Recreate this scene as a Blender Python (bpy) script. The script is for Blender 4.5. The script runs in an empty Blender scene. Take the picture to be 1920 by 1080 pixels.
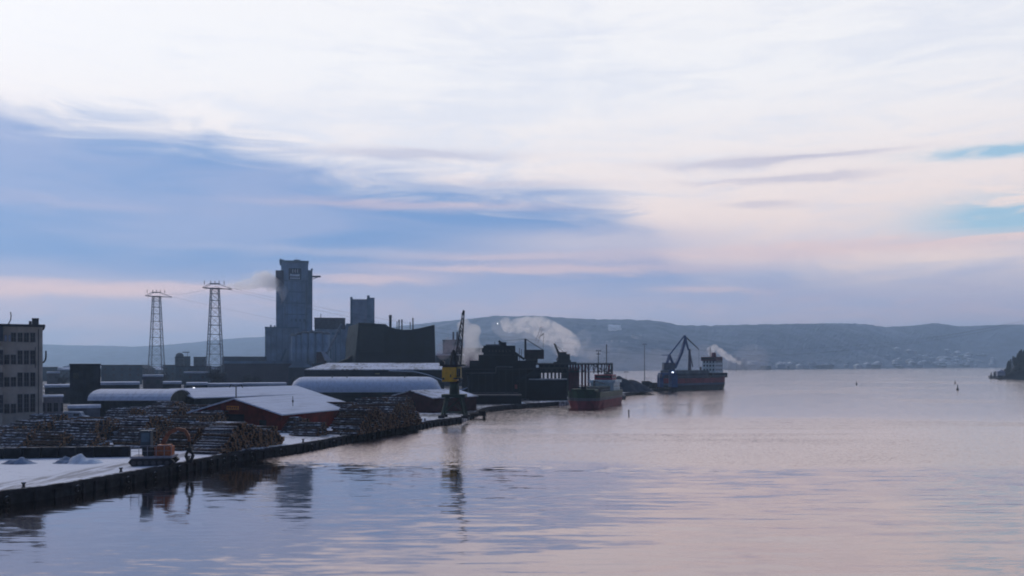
import bpy, math, random
from mathutils import Vector, Matrix, noise
random.seed(7)
SC = bpy.context.scene
COL = SC.collection
R = math.radians
F = 1663.0            # focal length in photograph pixels
HZ = 683.0            # horizon row of the photograph
CH = 13.0             # camera height above the water
GZ = 1.2              # height of the quay above the water

# ------------------------------------------------------------------ camera
cam = bpy.data.cameras.new("camera")
cam_o = bpy.data.objects.new("camera", cam)
COL.objects.link(cam_o)
cam_o.location = (0, 0, CH)
cam_o.rotation_euler = (R(90), 0, 0)
cam.sensor_width = 36
cam.lens = F / 1920 * 36
cam.shift_y = (HZ - 540) / 1920
cam.clip_start = 0.5
cam.clip_end = 30000
SC.camera = cam_o

# ------------------------------------------------------------------ view
SC.view_settings.view_transform = 'Standard'
SC.view_settings.look = 'None'
SC.view_settings.exposure = 0
SC.view_settings.gamma = 1
SC.cycles.use_denoising = True
SC.cycles.filter_width = 1.9
SC.cycles.volume_bounces = 12
SC.cycles.max_bounces = 12
SC.cycles.transparent_max_bounces = 16

# ------------------------------------------------------------------ node helper
class NB:
    def __init__(s, tree):
        s.t = tree; s.n = tree.nodes; s.l = tree.links
    def node(s, typ, **kw):
        n = s.n.new(typ)
        for k, v in kw.items(): setattr(n, k, v)
        return n
    def put(s, sock, v):
        if isinstance(v, bpy.types.NodeSocket): s.l.new(v, sock)
        else: sock.default_value = v
    def m(s, op, a, b=None, c=None, clamp=False):
        n = s.node('ShaderNodeMath', operation=op, use_clamp=clamp)
        for i, v in enumerate((a, b, c)):
            if v is not None: s.put(n.inputs[i], v)
        return n.outputs[0]
    def vm(s, op, a, b=None):
        n = s.node('ShaderNodeVectorMath', operation=op)
        s.put(n.inputs[0], a)
        if b is not None: s.put(n.inputs[1], b)
        return n.outputs[0]
    def sm(s, v, a, b, lo=0.0, hi=1.0):
        n = s.node('ShaderNodeMapRange', interpolation_type='SMOOTHSTEP')
        s.put(n.inputs[0], v); s.put(n.inputs[1], a); s.put(n.inputs[2], b)
        s.put(n.inputs[3], lo); s.put(n.inputs[4], hi)
        return n.outputs[0]
    def mix(s, f, a, b):
        n = s.node('ShaderNodeMix', data_type='RGBA')
        s.put(n.inputs[0], f)
        for i, v in ((6, a), (7, b)):
            if isinstance(v, tuple) and len(v) == 3: v = (*v, 1)
            s.put(n.inputs[i], v)
        return n.outputs[2]
    def noise(s, vec, scale, detail=4, rough=.5, col=False, dist=0.0):
        n = s.node('ShaderNodeTexNoise')
        if vec is not None: s.l.new(vec, n.inputs['Vector'])
        n.inputs['Scale'].default_value = scale
        n.inputs['Detail'].default_value = detail
        n.inputs['Roughness'].default_value = rough
        n.inputs['Distortion'].default_value = dist
        return n.outputs[1 if col else 0]
    def xyz(s, x, y, z):
        n = s.node('ShaderNodeCombineXYZ')
        for i, v in enumerate((x, y, z)): s.put(n.inputs[i], v)
        return n.outputs[0]
    def sep(s, v):
        n = s.node('ShaderNodeSeparateXYZ'); s.l.new(v, n.inputs[0])
        return n.outputs
    def curve(s, v, pts):
        n = s.node('ShaderNodeFloatCurve')
        c = n.mapping.curves[0]
        c.points[0].location = pts[0]; c.points[1].location = pts[-1]
        for p in pts[1:-1]: c.points.new(*p)
        n.mapping.update()
        s.put(n.inputs['Value'], v)
        return n.outputs[0]

def azel(px, py):
    x = (px - 960) / F; z = (HZ - py) / F
    return math.atan(x), math.atan(z / math.sqrt(1 + x * x))

# ------------------------------------------------------------------ sky
SUN_EL, SUN_AZ = R(30), R(-44)          # behind the cloud, off to the left
W = bpy.data.worlds.new("World"); SC.world = W; W.use_nodes = True
W.node_tree.nodes.clear()
b = NB(W.node_tree)
out = b.node('ShaderNodeOutputWorld'); bg = b.node('ShaderNodeBackground')
b.l.new(bg.outputs[0], out.inputs[0])
bg.inputs[1].default_value = 0.1
sky = b.node('ShaderNodeTexSky', sky_type='NISHITA', sun_disc=False)
sky.sun_elevation = SUN_EL; sky.sun_rotation = SUN_AZ
dirv = b.node('ShaderNodeTexCoord').outputs['Generated']
dx, dy, dz = b.sep(dirv)
az = b.m('ARCTAN2', dx, dy)
dzc = b.m('MAXIMUM', dz, 0.0)
el = b.m('ARCSINE', dzc)
k = b.m('DIVIDE', 1.0, b.m('ADD', dzc, 0.16))
plane = b.xyz(b.m('MULTIPLY', dx, k), b.m('MULTIPLY', dy, k), 0.0)
band = b.xyz(b.m('MULTIPLY', az, 2.2), b.m('MULTIPLY', el, 13.0), 0.3)
n_big = b.noise(band, 1.3, 3, .55, dist=.6)
n_fine = b.noise(b.vm('ADD', band, (7, 3, 1)), 3.6, 6, .58, dist=.9)
n_pl = b.noise(b.vm('ADD', plane, (3.3, 1.7, 0)), 1.1, 5, .55, dist=.5)
AZR = 0.7
def cp(pts):
    r = []
    for px, py in pts:
        a, e = azel(px, py); r.append(((a + AZR) / (2 * AZR), e / 0.5))
    return r
azn = b.m('DIVIDE', b.m('ADD', az, AZR), 2 * AZR, clamp=True)
# upper edge of the heavy bank of cloud on the left
top = b.m('MULTIPLY', b.curve(azn, [(0, .55)] + cp([(0, 195), (350, 228), (480, 265), (700, 315), (900, 338), (1080, 358), (1200, 402), (1300, 478), (1500, 494), (1920, 500)]) + [(1, .2)]), 0.5)
wob = b.m('MULTIPLY', b.m('SUBTRACT', n_fine, 0.5), 0.065)
wob = b.m('ADD', wob, b.m('MULTIPLY', b.m('SUBTRACT', n_big, 0.5), 0.05))
wob = b.m('MULTIPLY', wob, b.sm(el, 0.03, 0.2, 0.35, 1.0))
dd = b.m('ADD', b.m('SUBTRACT', top, el), wob)
heavy = b.sm(dd, -0.02, 0.04)
# thin bright slit between the layers and the glow low over the hills
def streak(px, py, wx, wy, amp=1.0, freq=0.5):
    a, e = azel(px, py)
    g1 = b.m('POWER', b.m('DIVIDE', b.m('SUBTRACT', az, a), wx / F), 2.0)
    ew = b.m('ADD', el, b.m('MULTIPLY', b.m('SUBTRACT', n_fine, .5), .02))
    g2 = b.m('POWER', b.m('DIVIDE', b.m('SUBTRACT', ew, e), wy / F), 2.0)
    g = b.m('EXPONENT', b.m('MULTIPLY', b.m('ADD', g1, g2), -1.0))
    return b.m('MULTIPLY', g, amp, clamp=True)
light_col = b.mix(b.sm(el, 0.08, 0.33), (10.2, 8.1, 7.4), (10.0, 9.9, 10.1))
grey_lit = b.mix(b.sm(el, 0.08, 0.26), (7.6, 7.0, 7.8), (8.2, 8.5, 9.5))
light_col = b.mix(b.sm(b.m('ADD', b.m('MULTIPLY', n_pl, .6), b.m('MULTIPLY', n_fine, .4)), .44, .64, 0.0, .75), light_col, grey_lit)
dark_col = b.mix(b.sm(n_big, .38, .66), (1.65, 3.25, 6.45), (3.0, 4.0, 6.7))
low_col = b.mix(b.sm(n_fine, .35, .7), (4.6, 4.8, 6.8), (5.8, 5.1, 6.5))
dark_col = b.mix(b.sm(el, 0.115, 0.055), dark_col, low_col)
col = b.mix(heavy, light_col, dark_col)
# darker slivers in the bright part
for px, py, wx, wy, a in ((1400, 303, 150, 9, .5), (1560, 290, 120, 6, .4), (1520, 334, 110, 7, .45), (1370, 340, 90, 6, .3), (1430, 385, 60, 6, .4), (770, 290, 170, 9, .5)):
    col = b.mix(b.m('MULTIPLY', streak(px, py, wx, wy, 1.3), a), col, (4.6, 4.6, 6.3))
# pink slits near the horizon
for px, py, wx, wy, a in ((120, 541, 250, 13, 1.0), (330, 540, 200, 8, .6), (700, 523, 130, 8, .7), (1000, 505, 320, 10, .7), (960, 480, 200, 8, .5), (1320, 545, 90, 6, .5), (100, 380, 220, 10, .15), (760, 385, 240, 8, .45), (1500, 470, 500, 18, .6)):
    col = b.mix(b.m('MULTIPLY', streak(px, py, wx, wy, 1.2), a), col, (8.6, 6.3, 6.4))
for px, py, wx, wy, a in ((1140, 452, 250, 26, .85), (960, 345, 170, 6, .35), (620, 468, 260, 8, .3)):
    col = b.mix(b.m('MULTIPLY', streak(px, py, wx, wy, 1.1), a), col, (6.6, 6.1, 7.2))
# openings of clear sky on the right
for px, py, wx, wy in ((1905, 402, 140, 30), (1890, 279, 130, 9)):
    h = b.m('MULTIPLY', streak(px, py, wx, wy, 1.25), b.sm(n_fine, .36, .5))
    col = b.mix(h, col, b.mix(.25, (4.3, 6.9, 8.9), sky.outputs[0]))
# clear dusk sky mixes in all round; away from the glow the clouds are dim
front = b.sm(dy, -0.15, 0.75)
zen = b.sm(el, 0.50, 1.0)
dim = b.mix(n_pl, (0.28, 0.50, 1.15), (0.55, 0.78, 1.4))
col = b.mix(front, dim, col)
col = b.mix(b.m('MULTIPLY', zen, .85), col, (1.1, 1.9, 4.0))
col = b.mix(.05, col, sky.outputs[0])
b.l.new(col, bg.inputs[0])
W.cycles.sampling_method = 'MANUAL'; W.cycles.sample_map_resolution = 1024

sun = bpy.data.lights.new("sun", 'SUN'); sun.energy = 0.8; sun.angle = R(20); sun.color = (1, .86, .78)
sun_o = bpy.data.objects.new("sun", sun); COL.objects.link(sun_o)
sd = Vector((math.sin(SUN_AZ) * math.cos(SUN_EL), math.cos(SUN_AZ) * math.cos(SUN_EL), math.sin(SUN_EL)))
sun_o.rotation_euler = sd.to_track_quat('Z', 'Y').to_euler(); sun_o.location = (200, 300, 400)

# ------------------------------------------------------------------ materials
MATS = {}
def base_mat(name):
    m = bpy.data.materials.new(name); m.use_nodes = True
    nb = NB(m.node_tree); p = m.node_tree.nodes['Principled BSDF']
    MATS[name] = m
    return m, nb, p
def M(name, rgb, rough=.8, var=.3, scale=.6, metal=0.0, snow=None, streaks=0.0, bump=0.0):
    """painted / stone / metal surface: two tones of noise, optional rain streaks, optional settled snow"""
    if name in MATS: return MATS[name]
    m, nb, p = base_mat(name)
    tc = nb.node('ShaderNodeTexCoord').outputs['Object']
    n1 = nb.noise(tc, scale, 6, .6)
    c = nb.mix(nb.sm(n1, .3, .72), tuple(x * (1 - var) for x in rgb), tuple(min(1, x * (1 + var)) for x in rgb))
    if streaks:
        n2 = nb.noise(nb.vm('MULTIPLY', tc, (1.6, 1.6, .12)), 1.2, 4, .6)
        c = nb.mix(nb.sm(n2, .5, .75, 0, streaks), c, tuple(x * .45 for x in rgb))
    if snow:
        g = nb.node('ShaderNodeNewGeometry').outputs['Normal']
        nz = nb.sep(g)[2]
        n3 = nb.noise(tc, snow[1], 4, .6)
        f = nb.sm(nb.m('ADD', nz, nb.m('MULTIPLY', nb.m('SUBTRACT', n3, .5), snow[2])), snow[0], snow[0] + .25)
        c = nb.mix(f, c, (.74, .79, .88))
    nb.put(p.inputs['Base Color'], c)
    p.inputs['Roughness'].default_value = rough; p.inputs['Metallic'].default_value = metal
    if rough > .69: p.inputs['Specular IOR Level'].default_value = .12
    if bump:
        bn = nb.node('ShaderNodeBump'); bn.inputs['Distance'].default_value = bump
        nb.l.new(nb.noise(tc, scale * 5, 5, .6), bn.inputs['Height']); nb.l.new(bn.outputs[0], p.inputs['Normal'])
    return m
def M_roofsnow(name, cover=.35, under=(.08, .09, .11), ribs=0.0):
    """snow lying on sheet roofing, worn thin in places"""
    if name in MATS: return MATS[name]
    m, nb, p = base_mat(name)
    tc = nb.node('ShaderNodeTexCoord').outputs['Object']
    n1 = nb.noise(tc, .14, 6, .62); n2 = nb.noise(tc, 1.3, 4, .6)
    n3 = nb.noise(nb.vm('MULTIPLY', tc, (1.0, .12, 1.0)), 1.1, 4, .6)
    f = nb.sm(nb.m('ADD', nb.m('ADD', nb.m('MULTIPLY', n1, .6), nb.m('MULTIPLY', n2, .2)), nb.m('MULTIPLY', n3, .2)), cover, cover + .14)
    f = nb.m('MULTIPLY', f, nb.sm(n3, .25, .6, .72, 1.0))
    sn = nb.mix(n2, (.52, .60, .76), (.74, .79, .90))
    c = nb.mix(f, under, sn)
    nb.put(p.inputs['Base Color'], c); p.inputs['Roughness'].default_value = .75
    return m
def M_light(name, rgb, power):
    if name in MATS: return MATS[name]
    m, nb, p = base_mat(name)
    p.inputs['Base Color'].default_value = (*rgb, 1)
    p.inputs['Emission Color'].default_value = (*rgb, 1); p.inputs['Emission Strength'].default_value = power
    return m
def M_glass(name='window_glass'):
    if name in MATS: return MATS[name]
    m, nb, p = base_mat(name)
    tc = nb.node('ShaderNodeTexCoord').outputs['Object']
    nb.put(p.inputs['Base Color'], nb.mix(nb.noise(tc, .8, 2), (.006, .008, .014), (.02, .024, .034)))  # noise in the base colour stands in for uneven reflections in the panes
    p.inputs['Roughness'].default_value = .18
    p.inputs['Specular IOR Level'].default_value = .35
    return m

# ------------------------------------------------------------------ mesh helper
class MB:
    def __init__(s): s.v = []; s.f = []; s.m = []
    def add(s, vs, fs, mi=0, T=None):
        o = len(s.v)
        s.v += [tuple(T @ Vector(v)) if T else tuple(v) for v in vs]
        for f in fs: s.f.append(tuple(i + o for i in f)); s.m.append(mi)
        return s
    def box(s, c, d, mi=0, rz=0, T=None):
        x, y, z = (q / 2 for q in d)
        ca, sa = math.cos(rz), math.sin(rz)
        vs = []
        for k in (-1, 1):
            for i, j in ((-1, -1), (1, -1), (1, 1), (-1, 1)):
                vs.append((c[0] + i * x * ca - j * y * sa, c[1] + i * x * sa + j * y * ca, c[2] + k * z))
        return s.add(vs, [(3, 2, 1, 0), (4, 5, 6, 7), (0, 1, 5, 4), (1, 2, 6, 5), (2, 3, 7, 6), (3, 0, 4, 7)], mi, T)
    def b6(s, x0, x1, y0, y1, z0, z1, mi=0):
        return s.box(((x0 + x1) / 2, (y0 + y1) / 2, (z0 + z1) / 2), (x1 - x0, y1 - y0, z1 - z0), mi)
    def bar(s, a, b_, w, h=None, n=4, mi=0, w2=None, cap=None):
        """prism or tapered tube from a to b_"""
        a, b_ = Vector(a), Vector(b_); d = (b_ - a)
        if d.length < 1e-6: return s
        q = d.to_track_quat('Z', 'Y')
        w2 = w if w2 is None else w2
        r = []
        for P, ww in ((a, w), (b_, w2)):
            for i in range(n):
                t = 2 * math.pi * (i + .5) / n
                r.append(P + q @ Vector((math.cos(t) * ww, math.sin(t) * (h if (h and n == 4) else ww), 0)))
        fs = [(i, (i + 1) % n, n + (i + 1) % n, n + i) for i in range(n)]
        o = len(s.v)
        s.add(r, fs, mi)
        c = mi if cap is None else cap
        s.f.append(tuple(o + i for i in reversed(range(n)))); s.m.append(c)
        s.f.append(tuple(o + n + i for i in range(n))); s.m.append(c)
        return s
    def path(s, pts, w, n=6, mi=0):
        for p, q in zip(pts, pts[1:]): s.bar(p, q, w, n=n, mi=mi)
        return s
    def lathe(s, prof, n=20, c=(0, 0, 0), mi=0, a0=0, smooth=True):
        """profile of (r, z) about the vertical through c"""
        vs = []
        for r, z in prof:
            for i in range(n):
                t = 2 * math.pi * i / n + a0
                vs.append((c[0] + r * math.cos(t), c[1] + r * math.sin(t), c[2] + z))
        fs = []
        for j in range(len(prof) - 1):
            for i in range(n):
                a, b2 = j * n + i, j * n + (i + 1) % n
                fs.append((a, b2, b2 + n, a + n))
        fs.append(tuple(reversed(range(n)))); fs.append(tuple((len(prof) - 1) * n + i for i in range(n)))
        return s.add(vs, fs, mi)
    def prism(s, poly, y0, y1, mi=0, T=None):
        """polygon in local x,z pushed from y0 to y1"""
        n = len(poly)
        vs = [(x, y0, z) for x, z in poly] + [(x, y1, z) for x, z in poly]
        fs = [tuple(range(n)), tuple(reversed(range(n, 2 * n)))] + [(i, i + n, (i + 1) % n + n, (i + 1) % n) for i in range(n)]
        return s.add(vs, fs, mi, T)
    def build(s, name, mat, parent=None, loc=(0, 0, 0), rz=0, smooth=False):
        me = bpy.data.meshes.new(name); me.from_pydata(s.v, [], s.f)
        mats = mat if isinstance(mat, (list, tuple)) else [mat]
        for q in mats: me.materials.append(q)
        me.polygons.foreach_set('material_index', s.m)
        if smooth: me.polygons.foreach_set('use_smooth', [True] * len(s.f))
        me.validate(); me.update()
        o = bpy.data.objects.new(name, me); COL.objects.link(o)
        o.location = loc; o.rotation_euler = (0, 0, rz)
        if parent: o.parent = parent
        return o

def tag(o, label=None, cat=None, group=None, kind=None):
    if label: o['label'] = label
    if cat: o['category'] = cat
    if group: o['group'] = group
    if kind: o['kind'] = kind
    return o
def thing(name, label, cat, loc=(0, 0, 0), rz=0, group=None):
    o = bpy.data.objects.new(name, None); COL.objects.link(o)
    o.empty_display_size = .5; o.location = loc; o.rotation_euler = (0, 0, rz)
    return tag(o, label, cat, group)
def copy_thing(o, loc, rz=None, label=None, scale=None):
    c = o.copy(); COL.objects.link(c); c.location = loc
    if rz is not None: c.rotation_euler = (0, 0, rz)
    if scale: c.scale = (scale,) * 3
    if label: c['label'] = label
    for ch in list(o.children):
        d = ch.copy(); COL.objects.link(d); d.parent = c
        for g in ch.children:
            e = g.copy(); COL.objects.link(e); e.parent = d
    return c
def X(px, d): return (px - 960) / F * d
def Z(py, d): return CH + (HZ - py) / F * d
def gd(py, h=GZ): return (CH - h) * F / (py - HZ)      # depth at which row py meets the level h
def G(px, py, h=GZ):
    d = gd(py, h); return Vector((X(px, d), d, h))

# ------------------------------------------------------------------ water
m, nb, p = base_mat('water')
tc = nb.node('ShaderNodeTexCoord').outputs['Object']
px_, py_, pz_ = nb.sep(tc)
patch = nb.noise(nb.vm('MULTIPLY', tc, (.006, .014, 1)), 1.0, 4, .55, dist=.8)
near = nb.sm(nb.m('ADD', py_, nb.m('ADD', nb.m('MULTIPLY', px_, .10), nb.m('MULTIPLY', nb.m('SUBTRACT', patch, .5), 60))), 108, 122)
calm = nb.sm(patch, .47, .56)
amp_far = nb.m('ADD', 0.38, nb.m('MULTIPLY', calm, .62))
amp = nb.m('ADD', nb.m('MULTIPLY', near, amp_far), .07)
w1a = nb.noise(nb.vm('MULTIPLY', tc, (.25, 1.0, 1)), 1.5, 4, .55, col=True, dist=.4)
w1b = nb.noise(nb.vm('MULTIPLY', tc, (.5, 1.0, 1)), 4.5, 3, .6, col=True, dist=.3)
w1 = nb.mix(nb.m('MULTIPLY', near, .8), w1a, w1b)
w2 = nb.noise(nb.vm('MULTIPLY', tc, (.075, .62, 1)), 1.5, 2, .5, col=True, dist=.6)
s1 = nb.vm('SUBTRACT', w1, (.5, .5, .5)); s2 = nb.vm('SUBTRACT', w2, (.5, .5, .5))
a1 = nb.node('ShaderNodeVectorMath', operation='SCALE'); nb.l.new(s1, a1.inputs[0]); nb.l.new(nb.m('MULTIPLY', amp, 1.9), a1.inputs['Scale'])
swell = nb.sm(nb.m('ADD', px_, nb.m('MULTIPLY', nb.m('SUBTRACT', patch, .5), 60)), -18, 8, .02, .24)
swell = nb.m('MULTIPLY', swell, nb.sm(py_, 116, 72, .25, 1.0))
a2 = nb.node('ShaderNodeVectorMath', operation='SCALE'); nb.l.new(s2, a2.inputs[0]); nb.l.new(swell, a2.inputs['Scale'])
sx, sy, sz = nb.sep(nb.vm('ADD', a1.outputs[0], a2.outputs[0]))
sy = nb.m('SUBTRACT', nb.m('MULTIPLY', sy, .8), nb.m('MULTIPLY', nb.m('ABSOLUTE', sy), nb.m('MULTIPLY', near, nb.sm(py_, 150, 240, 1.9, .95))))
nrm = nb.vm('NORMALIZE', nb.xyz(nb.m('MULTIPLY', sx, .5), sy, 1.0))
nb.put(p.inputs['Base Color'], (.40, .30, .295, 1))
p.inputs['Roughness'].default_value = .07
p.inputs['IOR'].default_value = 1.45; p.inputs['Metallic'].default_value = 1.0
nb.l.new(nrm, p.inputs['Normal'])
wb = MB(); wb.add([(-9000, -1500, 0), (9000, -1500, 0), (9000, 14000, 0), (-9000, 14000, 0)], [(0, 1, 2, 3)])
tag(wb.build('water', m), 'calm fjord water with pale pink reflections', None, None, 'structure')

# ------------------------------------------------------------------ ground
QUAY = [(-60, 20), (-53, 50)] + [(X(px, d), d) for px, d in ((0, 82), (110, 87), (320, 104), (430, 118), (560, 131), (665, 150), (810, 186), (862, 197))]
SHORE2 = [(-9.5, 215), (-8.5, 236), (-6.8, 245), (-2.5, 254), (6, 268), (14.5, 279), (26, 296), (42, 330), (44.5, 358), (66, 420), (68, 426), (92, 452), (115, 486)]
BACK = [(100, 500), (66, 470), (46, 476), (36, 520), (10, 640), (-60, 860), (-260, 1500), (-700, 2300), (-1700, 3600), (-9000, 5200)]
LAND = QUAY + SHORE2 + BACK + [(-9000, 20)]
m, nb, p = base_mat('yard_ground')
tc = nb.node('ShaderNodeTexCoord').outputs['Object']
gx, gy, gz = nb.sep(tc)
n1 = nb.noise(tc, .05, 6, .62); n2 = nb.noise(tc, .9, 5, .6); n3 = nb.noise(nb.vm('MULTIPLY', tc, (1.2, .16, 1)), .9, 4, .6)
sn = nb.sm(nb.m('ADD', nb.m('MULTIPLY', n1, .6), nb.m('MULTIPLY', n2, .4)), nb.sm(gy, 100, 260, .30, .50), nb.sm(gy, 100, 260, .45, .62))
trk = nb.m('SUBTRACT', nb.m('ADD', gx, 49.0), nb.m('MULTIPLY', nb.m('SUBTRACT', gy, 86), .22))
tm = nb.m('MULTIPLY', nb.sm(nb.m('ABSOLUTE', trk), 3.2, 1.2), nb.sm(n3, .38, .6))
tm = nb.m('MULTIPLY', tm, nb.sm(gy, 150, 110))
sc = nb.mix(n2, (.72, .76, .86), (.88, .90, .95))
c = nb.mix(sn, (.035, .035, .042), sc)
c = nb.mix(nb.m('MULTIPLY', tm, .75), c, (.20, .19, .21))
n4 = nb.noise(tc, .35, 5, .7, dist=1.0)
c = nb.mix(nb.sm(n4, .58, .70, 0, .6), c, (.16, .14, .14))
nb.put(p.inputs['Base Color'], c); p.inputs['Roughness'].default_value = .85
bn = nb.node('ShaderNodeBump'); bn.inputs['Distance'].default_value = .12
nb.l.new(n2, bn.inputs['Height']); nb.l.new(bn.outputs[0], p.inputs['Normal'])
gb = MB(); gb.add([(x, y, GZ) for x, y in LAND], [tuple(range(len(LAND)))])
nl = len(LAND)
for i in range(nl):
    a, c2 = LAND[i], LAND[(i + 1) % nl]
    gb.add([(a[0], a[1], GZ), (c2[0], c2[1], GZ), (c2[0], c2[1], -1), (a[0], a[1], -1)], [(0, 3, 2, 1)])
tag(gb.build('ground', m), 'snow-dusted harbour ground behind the quay', None, None, 'structure')

# ------------------------------------------------------------------ hills
def lerp_tab(t, v):
    if v <= t[0][0]: return t[0][1]
    for (a, p0), (c3, q) in zip(t, t[1:]):
        if v <= c3:
            s = (v - a) / (c3 - a); return p0 + (q - p0) * s
    return t[-1][1]
RY = [(-400, 640), (0, 641), (100, 646), (250, 650), (330, 645), (400, 638), (440, 634), (500, 631), (600, 626), (700, 617), (815, 604), (880, 598), (930, 592), (960, 593), (1000, 593), (1100, 598), (1170, 599), (1200, 600), (1245, 603), (1270, 609), (1320, 611), (1380, 609), (1500, 607), (1560, 606), (1620, 607), (1660, 613), (1700, 611), (1755, 606), (1800, 612), (1870, 609), (1920, 608), (2400, 602)]
RD = [(-400, 5400), (500, 5000), (700, 4300), (850, 3500), (1000, 3100), (1250, 3000), (1420, 3150), (1800, 4100), (2400, 4600)]
CD = [(-400, 4300), (500, 3600), (820, 2100), (1150, 1700), (1420, 2050), (1650, 2600), (1800, 3200), (2400, 3600)]
def hill_point(px, t):
    rd, cd = lerp_tab(RD, px), lerp_tab(CD, px)
    d = cd + (rd - cd) * t
    x = X(px, d)
    rz = Z(lerp_tab(RY, px), rd)
    if t <= 1:
        s = t * t * (3 - 2 * t) * .45 + t * .55
        z = rz * s
        nv = noise.fractal(Vector((x / 420, d / 420, .3)), 1.0, 2.1, 5)
        z += nv * 34 * math.sin(math.pi * min(1, t)) * min(1, t * 3)
    else:
        z = rz * (1 - (t - 1) * .9)
    if t > .04: z += noise.noise(Vector((x / 26, d / 26, 0))) * 3.2 + noise.noise(Vector((x / 11, d / 11, 4))) * 1.6
    return (x, d, z - (4 if t == 0 else 0))
hb = MB(); NX, NY = 620, 44
hv = []
for i in range(NX + 1):
    px = -400 + 2800 * i / NX
    for j in range(NY + 1):
        hv.append(hill_point(px, 1.25 * j / NY))
hf = [(i * (NY + 1) + j, (i + 1) * (NY + 1) + j, (i + 1) * (NY + 1) + j + 1, i * (NY + 1) + j + 1) for i in range(NX) for j in range(NY)]
hb.add(hv, hf)
m, nb, p = base_mat('hill_forest')
tc = nb.node('ShaderNodeTexCoord').outputs['Object']
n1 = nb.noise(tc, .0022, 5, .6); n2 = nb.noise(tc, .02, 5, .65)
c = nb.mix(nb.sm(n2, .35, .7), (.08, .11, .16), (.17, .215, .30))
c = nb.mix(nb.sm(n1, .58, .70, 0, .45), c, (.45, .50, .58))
nb.put(p.inputs['Base Color'], c); p.inputs['Roughness'].default_value = 1
p.inputs['Specular IOR Level'].default_value = .1
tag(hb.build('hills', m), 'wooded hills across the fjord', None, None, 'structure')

# ------------------------------------------------------------------ haze
hz = MB().b6(-5200, 5200, -300, 6600, -3, 235)
m = bpy.data.materials.new('air_haze'); m.use_nodes = True; m.node_tree.nodes.clear()
nb = NB(m.node_tree); mo = nb.node('ShaderNodeOutputMaterial'); pv = nb.node('ShaderNodeVolumePrincipled')
pv.inputs['Color'].default_value = (.54, .76, 1.0, 1); pv.inputs['Density'].default_value = 0.00021
pv.inputs['Anisotropy'].default_value = .65
nb.l.new(pv.outputs[0], mo.inputs['Volume'])
tag(hz.build('haze', m), 'thin blue evening haze over the fjord', None, None, 'stuff')

# ================================================================== QUAY
dark_concrete = M('tarred_concrete', (.030, .032, .038), .85, .5, .8, streaks=.5)
mb = MB()
def poly_at(pts, s):
    """point and direction at arc length s along a polyline"""
    for a, b_ in zip(pts, pts[1:]):
        a, b_ = Vector(a), Vector(b_); L = (b_ - a).length
        if s <= L: return a + (b_ - a) * (s / L), (b_ - a).normalized()
        s -= L
    return Vector(pts[-1]), (Vector(pts[-1]) - Vector(pts[-2])).normalized()
def poly_len(pts): return sum((Vector(q) - Vector(p)).length for p, q in zip(pts, pts[1:]))
def quay_strip(mb, pts, z0, z1, thick, out):
    for i, (a, c) in enumerate(zip(pts, pts[1:])):
        a, c = Vector(a), Vector(c); d = (c - a).normalized(); n = Vector((d.y, -d.x))
        mid = (a + c) / 2 + n * (out + thick / 2)
        mb.box((mid.x, mid.y, (z0 + z1) / 2), ((c - a).length + .05, thick, z1 - z0), 0, math.atan2(d.y, d.x))
quay_strip(mb, QUAY, -1.2, GZ - .34, .35, .01)
L = poly_len(QUAY); s = 4; rndq = random.Random(2)
while s < L:
    pnt, d = poly_at(QUAY, s); n = Vector((d.y, -d.x)); q = pnt + n * .5
    mb.box((q.x, q.y, rndq.uniform(-.15, .05)), (.34, .3, 2.0), 0, math.atan2(d.y, d.x)); s += rndq.uniform(1.4, 2.6)
qw = mb.build('quay_wall', dark_concrete)
tag(qw, 'long dark quay wall with upright timbers beside the log yard', 'quay wall')
cb = MB(); quay_strip(cb, QUAY, GZ - .335, GZ + .13, .55, -.12)
o = cb.build('coping', M('coping', (.030, .032, .040), .8, .5, .7, snow=(.98, .9, 1.6)), qw)
mb = MB(); quay_strip(mb, SHORE2[:6], -1.2, GZ - .5, .3, .01); quay_strip(mb, SHORE2[7:], -1.2, GZ - .5, .3, .01)
q2 = mb.build('quay_wall', dark_concrete); tag(q2, 'dark far quay wall below the ore terminal and stockpile', 'quay wall')
mb = MB(); quay_strip(mb, SHORE2[:6], GZ - .5, GZ + .1, .5, -.12); quay_strip(mb, SHORE2[7:], GZ - .5, GZ + .1, .5, -.12)
mb.build('coping', MATS['coping'], q2)

rubber = M('rubber', (.018, .018, .020), .75, .3, 3, snow=(.82, 2, .9))
ORD = 'first second third fourth fifth sixth seventh eighth ninth tenth eleventh twelfth thirteenth fourteenth fifteenth sixteenth seventeenth eighteenth nineteenth'.split()
def ordinal(i):
    if i <= 19: return ORD[i - 1]
    t_, u_ = divmod(i, 10); tens = {2: 'twent', 3: 'thirt', 4: 'fort'}[t_]
    return tens + 'ieth' if u_ == 0 else tens + 'y-' + ORD[u_ - 1]
tyre = MB()
for i in range(16):
    for j in range(8):
        pass
n1_, n2_ = 16, 8; vs = []; fs = []
for i in range(n1_):
    t = 2 * math.pi * i / n1_
    for j in range(n2_):
        u = 2 * math.pi * j / n2_
        rr = .30 + .13 * math.cos(u)
        vs.append((rr * math.cos(t), .14 * math.sin(u), rr * math.sin(t)))
for i in range(n1_):
    for j in range(n2_):
        fs.append((i * n2_ + j, ((i + 1) % n1_) * n2_ + j, ((i + 1) % n1_) * n2_ + (j + 1) % n2_, i * n2_ + (j + 1) % n2_))
tyre.add(vs, fs)
s = 36; first = None; rnd = random.Random(3)
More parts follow.
